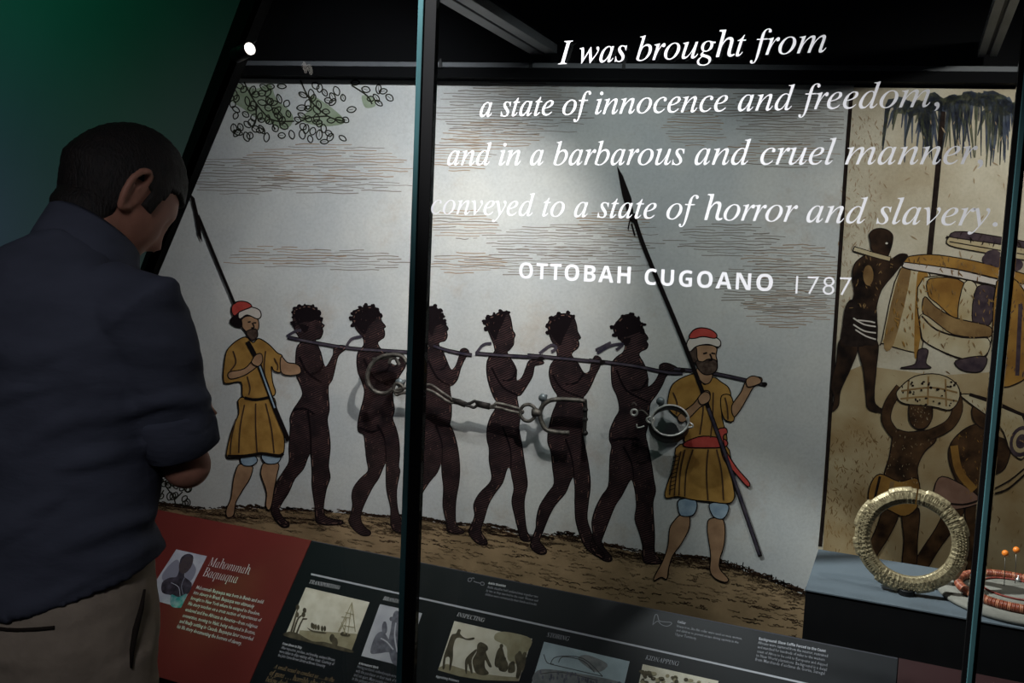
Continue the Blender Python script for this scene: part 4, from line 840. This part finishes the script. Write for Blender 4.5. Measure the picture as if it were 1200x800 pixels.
# ------------------------------------------------------------------ iron on the mural
iron = mat('worn_iron', (62, 58, 55), 0.5, 0.5, rgb2=(112, 107, 100), scale=60, bump=.4, bscale=200)
irond = mat('dark_iron', (34, 32, 31), 0.55, 0.4, rgb2=(58, 54, 52), scale=60, bump=.4, bscale=200)
bright = mat('bright_iron', (186, 184, 180), 0.4, 0.5, rgb2=(220, 218, 212), scale=60)
OFF = 0.045
PXM = 1/470.0
SH = empty('ankle_shackles', 'iron ankle shackles joined by a chain, hung across the pale mural', 'shackles', tuple(mu(560, 480, OFF)))
A = lambda L, off=OFF: [mu(380+x/3.75, 400+y/3.75, off+(z[0] if z else 0)) for x, y, *z in L]
def part(name, pts, r, closed=False, m=iron, sm=True, flat=1.0, root=SH, k=5, seg=10):
    P = [tuple(p) for p in pts]
    if sm: P = [tuple(p) for p in smoothpts(P, closed, k)]
    bm = bmesh.new(); tube(bm, P, r, seg, closed, flat=flat, ref=tuple(NM) if flat != 1.0 else None); return under(fin(name, bm, m, None, True), root)
part('shackle_loop', A([(300,208),(265,228,.004),(222,218,.008),(192,180,.01),(192,135,.008),(212,95,.004),(250,68),(300,58),(342,66),(362,92)]), .0058, flat=1.3)
part('eye', A([(285,98),(292,78),(312,74),(322,90),(330,102)]), .0045); part('eye', A([(305,200),(318,184),(340,192),(345,212),(325,222),(306,214)]), .0045, True)
part('bolt', A([(212,78),(270,72),(330,58)]), .0042)
part('link', A([(312,218),(345,205),(385,210),(415,215),(420,228),(385,226),(345,226),(318,234)]), .004, True)
part('link', A([(432,196),(470,192),(520,226),(560,254),(566,268),(540,262),(480,222),(438,208)]), .0042, True)
part('link', A([(556,258),(592,266),(622,278)]), .0085, m=irond, sm=False, flat=.5)
part('link', A([(612,276),(640,272),(662,262),(672,276),(658,290),(640,284)]), .0042, True, irond)
part('link', A([(668,272),(700,280),(728,286)]), .0092, m=irond, sm=False, flat=.5)
part('link', A([(722,290),(745,280),(760,272),(810,282),(865,300),(868,314),(820,306),(760,290)]), .0042, True)
part('ring', A([(862,300),(880,280),(905,278),(928,298),(925,328),(905,348),(880,346),(864,326)]), .0048, True)
part('swivel', A([(912,312),(930,312),(952,312)]), .0105, sm=False); part('swivel_collar', A([(918,300),(938,300)]), .0055, sm=False)
part('shackle_loop', A([(1148,262),(1090,256),(1030,254),(985,262),(955,290),(948,322),(956,356),(975,386),(1010,396),(1076,402)]), .0062, flat=1.3)
part('bolt', A([(1145,254),(1148,300),(1146,350),(1143,408)]), .0055, m=irond)
for y in (300, 342, 402):
    q_ = A([(1147, y)])[0]; bm = bmesh.new(); bmesh.ops.create_uvsphere(bm, u_segments=10, v_segments=8, radius=.0075, matrix=Matrix.Translation(q_)); under(fin('knob', bm, irond, None, True), SH)
def pin(pts_xy, root, tip_dz=.035):
    p = mu(*pts_xy, OFF-.004); q2 = p+NM*(OFF-.006)+Vector((.004, 0, .0))
    bm = bmesh.new(); tube(bm, [p+Vector((0, 0, -.02)), p, q2], .0042, 10); under(fin('mount_pin', bm, mat('grey_pin', (110, 118, 122), .4, .3), None, True), root)
    bm = bmesh.new(); tube(bm, [p-NM*.003+Vector((0, 0, .0)), p+NM*.003], .011, 16); under(fin('pin_head', bm, mat('grey_pin', (110, 118, 122)), None, True), root)
pin((636, 466), SH); pin((468, 448), SH)
# collar
CO_ = empty('iron_collar', 'iron neck collar hoop with a bright rim in front of the turbaned guard', 'collar', tuple(mu(785, 495, OFF)))
B = lambda x, y, off: mu(600+x/3.75, 420+y/3.75, off)
n = 56; bm = bmesh.new(); fr = []; 
def cell(t, rx_, ry_, cx, cy, off): return B(cx+rx_*math.cos(t), cy+ry_*math.sin(t), off)
rg = []
for i in range(n):
    t = 2*math.pi*i/n
    rg.append([bm.verts.new(cell(t, *a)) for a in ((80, 66, 695, 272, .060), (86, 71, 695, 273, .060), (90, 76, 690, 297, .022), (83, 70, 690, 296, .022))])
for i in range(n):
    for j in range(4): bm.faces.new((rg[i][j], rg[i][(j+1) % 4], rg[(i+1) % n][(j+1) % 4], rg[(i+1) % n][j]))
h_ = under(fin('hoop', bm, irond, None, True), CO_)
part('rim', [B(695+82*math.cos(2*math.pi*i/40), 272+67*math.sin(2*math.pi*i/40), .0615) for i in range(40)], .0026, True, bright, root=CO_, k=2)
part('lug', [B(x, y, .058) for x, y in ((768, 258), (775, 278), (792, 290), (792, 300), (772, 304), (758, 312))], .003, False, bright, root=CO_)
part('eye', [B(x, y, .058) for x, y in ((612, 258), (624, 268), (618, 282), (600, 280), (592, 268), (600, 258))], .0030, True, bright, root=CO_)
part('link', [B(x, y, .058) for x, y in ((555, 232), (572, 228), (588, 240), (604, 262))], .0024, False, iron, root=CO_)
part('ring', [B(537+13*math.cos(2*math.pi*i/10), 237+13*math.sin(2*math.pi*i/10), .056) for i in range(10)], .0030, True, bright, root=CO_)
part('hook', [B(x, y, .056) for x, y in ((548, 288), (550, 302), (566, 302), (582, 296))], .0020, False, bright, root=CO_)
part('hook', [B(x, y, .056) for x, y in ((526, 204), (536, 194), (548, 206))], .0018, False, iron, root=CO_)
pin((774, 470), CO_)

# ------------------------------------------------------------------ the visitor
MU_, MY_ = -1.294, 1.073
man = empty('person', 'man in a dark blue shirt and khaki trousers looking down with folded arms', 'person', (MU_, MY_, 0))
def W(p): return Vector((MU_+p[0], MY_+p[1], p[2]*.99))
def loft(bm, secs, seg=20, ref=(1, 0, 0)):
    """secs: (point, half width along ref, half depth)"""
    P = [W(s[0]) for s in secs]; rings = []; n = len(P)
    for i, s in enumerate(secs):
        t = (P[min(i+1, n-1)]-P[max(i-1, 0)]).normalized(); a = Vector(ref); a = (a-t*a.dot(t)).normalized(); b = t.cross(a)
        rings.append([bm.verts.new(P[i]+a*(s[1]*math.cos(2*math.pi*k/seg))+b*(s[2]*math.sin(2*math.pi*k/seg))) for k in range(seg)])
    for A_, B_ in zip(rings, rings[1:]):
        for k_ in range(seg): bm.faces.new((A_[k_], A_[(k_+1) % seg], B_[(k_+1) % seg], B_[k_]))
    bm.faces.new(rings[0][::-1]); bm.faces.new(rings[-1])
def ball(bm, p, r, sc=(1, 1, 1)):
    bmesh.ops.create_uvsphere(bm, u_segments=16, v_segments=12, radius=r, matrix=Matrix.Translation(W(p)) @ Matrix.Diagonal((*sc, 1)))
def remesh(bm, name, m, voxel, smooth=4, disp=None):
    bmesh.ops.recalc_face_normals(bm, faces=bm.faces[:])
    me = bpy.data.meshes.new(name); bm.to_mesh(me); bm.free(); o = bpy.data.objects.new(name, me); COL.objects.link(o)
    md = o.modifiers.new('r', 'REMESH'); md.mode = 'VOXEL'; md.voxel_size = voxel
    ms = o.modifiers.new('s', 'SMOOTH'); ms.iterations = smooth; ms.factor = .5
    dg = bpy.context.evaluated_depsgraph_get(); dg.update(); me2 = bpy.data.meshes.new_from_object(o.evaluated_get(dg)); bpy.data.objects.remove(o); bpy.data.meshes.remove(me)
    me2.name = name; me2.materials.clear()
    if disp:
        nn = [v.normal.copy() for v in me2.vertices]
        for v, q_ in zip(me2.vertices, nn): v.co += q_*disp(v.co-Vector((MU_, MY_, 0)))
    for p in me2.polygons: p.use_smooth = True
    o = link(name, me2, None, m); return under(o, man)
skinm = mat('skin', (168, 118, 98), 0.55, var=0.08, scale=30, spec=.3)
shirtm = mat('blue_cotton', (74, 77, 90), 0.9, var=0.10, scale=10, spec=.1, bump=.5, bscale=26, stretch=(1, 1, 2.2))
khaki = mat('khaki_cotton', (156, 142, 126), 0.9, var=0.08, scale=30, spec=.1, bump=.3, bscale=60)
SR, ER, WR = Vector((.185, -.005, 1.455)), Vector((.196, .088, 1.185)), Vector((-.03, .215, 1.215))
SL_, EL, WL = Vector((-.185, -.005, 1.455)), Vector((-.236, .06, 1.18)), Vector((-.07, .225, 1.205))
HC = Vector((.008, .112, 1.645)); HR = Matrix.Rotation(math.radians(-20), 3, 'Z') @ Matrix.Rotation(math.radians(-40), 3, 'X')
def headpt(p):
    q = HR @ (Vector(p)*1.06); return HC+q
def head_shape(d, grow=1.0):
    """d: unit direction in head space (x right, y forward, z up) -> surface point"""
    x, y, z = d; p = Vector((x*.076, y*.098, z*.116))
    if z < 0:
        j = -z; p.x *= 1-.30*j*j; p.y += .012*j if y > 0 else .030*j*(1 if y < 0 else 0)
        if y < 0: p.y *= 1-.25*j
    if y > .2:
        p.y -= .010*max(0, 1-abs(z+.1)*1.2)*(1-abs(x))*.6
        p.y += .007*math.exp(-((z-.28)/.12)**2)*math.exp(-(x/.55)**2)                       # brow
        p.y -= .008*math.exp(-((z-.06)/.10)**2)*math.exp(-((abs(x)-.36)/.16)**2)            # eye sockets
        p.y += .024*math.exp(-((z+.20)/.13)**2)*math.exp(-(x/.13)**2)+.012*math.exp(-((z-.02)/.16)**2)*math.exp(-(x/.10)**2)   # nose
        p.y += .007*math.exp(-((z+.52)/.10)**2)*math.exp(-(x/.28)**2)                       # lips
        p.y += .012*math.exp(-((z+.85)/.16)**2)*math.exp(-(x/.35)**2)                       # chin
    return p*grow
bm = bmesh.new()
# head with a face
tmp = bmesh.new(); bmesh.ops.create_uvsphere(tmp, u_segments=72, v_segments=48, radius=1.0)
vm = {}
for v in tmp.verts:
    d = Vector((v.co.x, v.co.y, v.co.z)).normalized(); vm[v] = bm.verts.new(W(headpt(head_shape(d))))
for f in tmp.faces: bm.faces.new([vm[v] for v in f.verts])
tmp.free()
for sx in (-1, 1):                                                                   # ears
    e = [headpt((sx*.078, -.002, .034)), headpt((sx*.090, -.018, .032)), headpt((sx*.095, -.026, .008)), headpt((sx*.090, -.018, -.022)), headpt((sx*.080, -.004, -.036)), headpt((sx*.076, .006, -.010))]
    tube(bm, [tuple(W(p)) for p in smoothpts([tuple(q_) for q_ in e], True, 4)],   .0068, 8, True)
    tube(bm, [tuple(W(headpt((sx*.070, -.004, .02)))), tuple(W(headpt((sx*.077, -.010, .002)))), tuple(W(headpt((sx*.072, -.004, -.024))))], [.012, .013, .010], 10)
loft(bm, [((0, -.01, 1.46), .075, .07), ((0, .015, 1.53), .062, .062), ((.004, .04, 1.57), .060, .060), ((.004, .065, 1.61), .060, .058)])
loft(bm, [((0, 0, .98), .165, .115), ((0, 0, 1.10), .150, .105), ((0, 0, 1.22), .155, .108), ((0, 0, 1.35), .175, .115), ((0, 0, 1.43), .178, .110), ((0, -.005, 1.49), .12, .08), ((0, -.005, 1.53), .06, .05)])
def limb(bm, pts, rs, seg=16):
    tube(bm, [tuple(W(p)) for p in pts], rs, seg)
def mid_(a, b, t): return a+(b-a)*t
for S0, E0, W0 in ((SR, ER, WR), (SL_, EL, WL)):
    limb(bm, [S0, mid_(S0, E0, .4), mid_(S0, E0, .9), E0], [.052, .048, .040, .038]); ball(bm, E0, .040)
    limb(bm, [E0, mid_(E0, W0, .3), mid_(E0, W0, .7), W0], [.040, .043, .034, .027])
    # hand lying on the other arm: palm, four fingers, thumb
    d = (W0-E0).normalized(); sd = 1 if S0.x > 0 else -1
    palm0 = W0; palm1 = W0+d*.085
    tube(bm, [tuple(W(palm0)), tuple(W(mid_(palm0, palm1, .5))), tuple(W(palm1))], [.027, .036, .038], 14, flat=.45, ref=(0, 1, .2))
    upv = Vector((0, 0, 1)); up_ = (upv-d*upv.dot(d)).normalized(); fwd = d.cross(up_)*sd
    if fwd.y < 0: fwd = -fwd
    for i, L in enumerate((.072, .080, .074, .058)):
        b0 = palm1-d*.006+up_*(.028-.0185*i); k1 = b0+d*(L*.42)-fwd*.004; k2 = k1+d*(L*.32)-fwd*.016; k3 = k2+d*(L*.16)-fwd*.024
        tube(bm, [tuple(W(p)) for p in (b0, k1, k2, k3)], [.0095, .009, .0082, .0068], 10)
    b0 = palm0+d*.022+up_*.026; tube(bm, [tuple(W(p)) for p in (b0, b0+d*.026+up_*.022, b0+d*.052+up_*.030)], [.012, .0105, .008], 10)
for sx in (-1, 1):
    limb(bm, [Vector((sx*.09, 0, .96)), Vector((sx*.095, .005, .72)), Vector((sx*.10, .01, .50)), Vector((sx*.105, -.01, .30)), Vector((sx*.11, -.015, .09))], [.088, .075, .056, .050, .036])
    limb(bm, [Vector((sx*.11, -.05, .055)), Vector((sx*.115, .03, .05)), Vector((sx*.13, .13, .035)), Vector((sx*.135, .18, .03))], [.034, .036, .032, .022])
remesh(bm, 'body', skinm, .0052, 2)
# hair
bm = bmesh.new(); tmp = bmesh.new(); bmesh.ops.create_uvsphere(tmp, u_segments=120, v_segments=80, radius=1.0); vm = {}
def hair_in(d):
    x, y, z = d
    lim = .44 if y > .60 else (.44-(.60-y)*.50 if y > .05 else .165-(.05-y)*2.4)          # hairline falls from brow to nape
    if abs(x) > .55 and -.14 < y < .40: lim = (-.10 if y > .14 else .12)                     # sideburn, notch over the ear
    return z > lim
for v in tmp.verts:
    d = v.co.normalized()
    if hair_in(d):
        g_ = 1.075+.040*max(0, d.z)+.012*noise.noise(Vector((d.x*16, d.y*9, d.z*16)))+.012*noise.noise(Vector((d.x*34, d.y*16, d.z*34)))
        vm[v] = (bm.verts.new(W(headpt(head_shape(d)*g_))), bm.verts.new(W(headpt(head_shape(d)*.97))))
for f in tmp.faces:
    if all(v in vm for v in f.verts):
        bm.faces.new([vm[v][0] for v in f.verts]); bm.faces.new([vm[v][1] for v in f.verts][::-1])
for e in tmp.edges:
    if all(v in vm for v in e.verts) and sum(all(v in vm for v in f.verts) for f in e.link_faces) == 1:
        a, b2 = e.verts; bm.faces.new((vm[a][0], vm[b2][0], vm[b2][1], vm[a][1]))
tmp.free()
gr_ = []                                                                             # hair running down the nape
for i in range(20):
    t = 1.75*i/19; c_ = Vector((.003, .028+.045*t, 1.562+.062*t)); row = []
    for j in range(25):
        a = math.radians(188+164*j/24); e_ = abs(j-12)/12; r_ = .0600+.0055*max(0, min(1, (t-.6)/.3))+.004*math.sin(math.pi*min(1, t*.7))-.006*(e_**4)+.013*max(0, min(1, (t-.85)/.3))*math.sin(math.pi*min(1, max(0, (20-j)/20)))-(.006*(1-t*6) if t < .16 else 0)
        row.append(bm.verts.new(W(c_+Vector((math.cos(a)*r_, math.sin(a)*r_*.98, .016*e_*e_*0)))))
    gr_.append(row)
for A_, B_ in zip(gr_, gr_[1:]):
    for j in range(24): bm.faces.new((A_[j], A_[j+1], B_[j+1], B_[j]))
for v in [v for v in bm.verts if not v.link_faces]: bm.verts.remove(v)
h_ = under(fin('hair', bm, mat('dark_hair', (17, 13, 11), 0.7, rgb2=(31, 23, 19), scale=120, spec=.4, bump=.8, bscale=260, stretch=(1, 1, .35)), None, True), man); h_['label'] = 'short dark brown hair'
# shirt
bm = bmesh.new()
loft(bm, [((0, -.005, 1.005), .190, .146), ((0, -.005, 1.08), .181, .136), ((0, 0, 1.20), .180, .132), ((0, 0, 1.31), .193, .136), ((0, 0, 1.40), .205, .136), ((0, 0, 1.46), .196, .120), ((0, .008, 1.51), .140, .092), ((.002, .014, 1.532), .095, .074), ((.004, .024, 1.548), .070, .060)], 36)
for v in bm.verts:
    k_ = max(0, min(1, (1.08-v.co.z)/.085)); v.co.z -= .045*k_*max(-.6, min(1, (-(v.co.y-MY_)-.4*(v.co.x-MU_))/.15))
for S0, E0, L in ((SR, ER, .80), (SL_, EL, .80)):
    q0 = S0+(Vector((0, 0, 1.47))-S0)*.35
    limb(bm, [q0, S0, mid_(S0, E0, .3), mid_(S0, E0, .6), mid_(S0, E0, L)], [.070, .072, .067, .063, .060], 22)
def folds(p):
    a = noise.noise(Vector((p.x*5, p.y*5, p.z*16+p.x*6)))*.010
    b = max(0, noise.noise(Vector((p.x*9+3, p.y*9, p.z*26-p.x*10))))*.017*(1.0 if p.z < 1.32 else .6)
    c = noise.noise(Vector((p.x*22, p.y*22, p.z*30)))*.0016
    return a+b+c
sh = remesh(bm, 'shirt', shirtm, .0062, 3, folds); sh['label'] = 'loose dark blue cotton shirt'
for S0, E0 in ((SR, ER), (SL_, EL)):                                                 # rolled cuffs
    bm = bmesh.new(); d = (E0-S0).normalized(); c = mid_(S0, E0, .83)
    P = [c-d*.062, c-d*.052, c-d*.02, c+d*.012, c+d*.018]; tube(bm, [tuple(W(p)) for p in P], [.0605, .0645, .0660, .0645, .056], 32)
    for v in bm.verts: v.co += (v.co-W(c)).normalized()*.003*noise.noise(v.co*30)
    o = under(fin('rolled_cuff', bm, shirtm, None, True), sh)
bm = bmesh.new(); nC = 48; rgs = []                                                  # folded collar
for i in range(nC):
    a = 2*math.pi*i/nC; ca, sa = math.cos(a), math.sin(a); rr = []
    drop = .085*((1+math.sin(a+.45))/2)**1.3
    for r_, z_ in ((.062, 1.570), (.063, 1.622), (.066, 1.628), (.071, 1.622), (.083, 1.580), (.087, 1.562), (.082, 1.561), (.068, 1.592)):
        rr.append(bm.verts.new(W((.008+ca*r_, .044+sa*r_*1.0+(z_-1.56)*.35, z_-drop))))
    rgs.append(rr)
for i in range(nC):
    for j in range(8): bm.faces.new((rgs[i][j], rgs[i][(j+1) % 8], rgs[(i+1) % nC][(j+1) % 8], rgs[(i+1) % nC][j]))
under(fin('collar', bm, shirtm, None, True), sh)
# trousers
bm = bmesh.new()
loft(bm, [((0, -.005, 1.05), .172, .126), ((0, -.008, .98), .182, .138), ((0, -.012, .90), .188, .148), ((0, -.008, .82), .178, .138), ((0, 0, .78), .15, .11)], 36)
for sx in (-1, 1):
    limb(bm, [Vector((sx*.092, -.008, .88)), Vector((sx*.098, .0, .68)), Vector((sx*.103, .008, .48)), Vector((sx*.108, -.008, .28)), Vector((sx*.112, -.012, .045))], [.100, .090, .076, .070, .066], 22)
tro = remesh(bm, 'trousers', khaki, .0065, 3, lambda p: .004*noise.noise(Vector((p.x*14, p.y*14, p.z*20)))+.0015*noise.noise(p*50)); tro['label'] = 'khaki trousers'
dk = mat('pocket_shadow', (44, 38, 34), .95, spec=.05)
pocks = []
def surf(ang, z, r=1.02):
    t = (1.05-z)/.15; a_ = .178+.008*t; b__ = .132+.014*t; return W((a_*r*math.cos(ang), -.008+b__*r*math.sin(ang), z))
bm = bmesh.new(); tube(bm, [tuple(surf(math.radians(a), .955-.004*math.sin((a+100)/40*3), 1.03)) for a in range(-92, -46, 4)], .0028, 8); under(fin('back_pocket', bm, dk, None, True), tro)
bm = bmesh.new(); tube(bm, [tuple(surf(math.radians(a), z, 1.03)) for a, z in ((6, .99), (2, .96), (-3, .93), (-6, .90), (-7, .87))], [.002, .004, .005, .004, .002], 8); under(fin('side_pocket', bm, dk, None, True), tro)
leather = mat('shoe_leather', (40, 30, 24), .5)
for sx in (-1, 1):
    bm = bmesh.new(); tube(bm, [tuple(W(p)) for p in ((sx*.112, -.085, .045), (sx*.112, -.06, .058), (sx*.116, .03, .058), (sx*.13, .13, .042), (sx*.138, .20, .034), (sx*.139, .222, .030))], [.030, .044, .047, .046, .036, .018], 18)
    for v in bm.verts: v.co.z = max(v.co.z, .008)
    so = under(fin('shoe', bm, leather, None, True), man)
    bm = bmesh.new(); prism(bm, [tuple(W((sx*.124+x, y, 0.0))) for x, y in ((-.042, -.10), (.030, -.10), (.050, .12), (.040, .215), (-.02, .225), (-.046, .10))], [tuple(W((sx*.124+x, y, 0.014))) for x, y in ((-.042, -.10), (.030, -.10), (.050, .12), (.040, .215), (-.02, .225), (-.046, .10))]); under(fin('sole', bm, black), so)
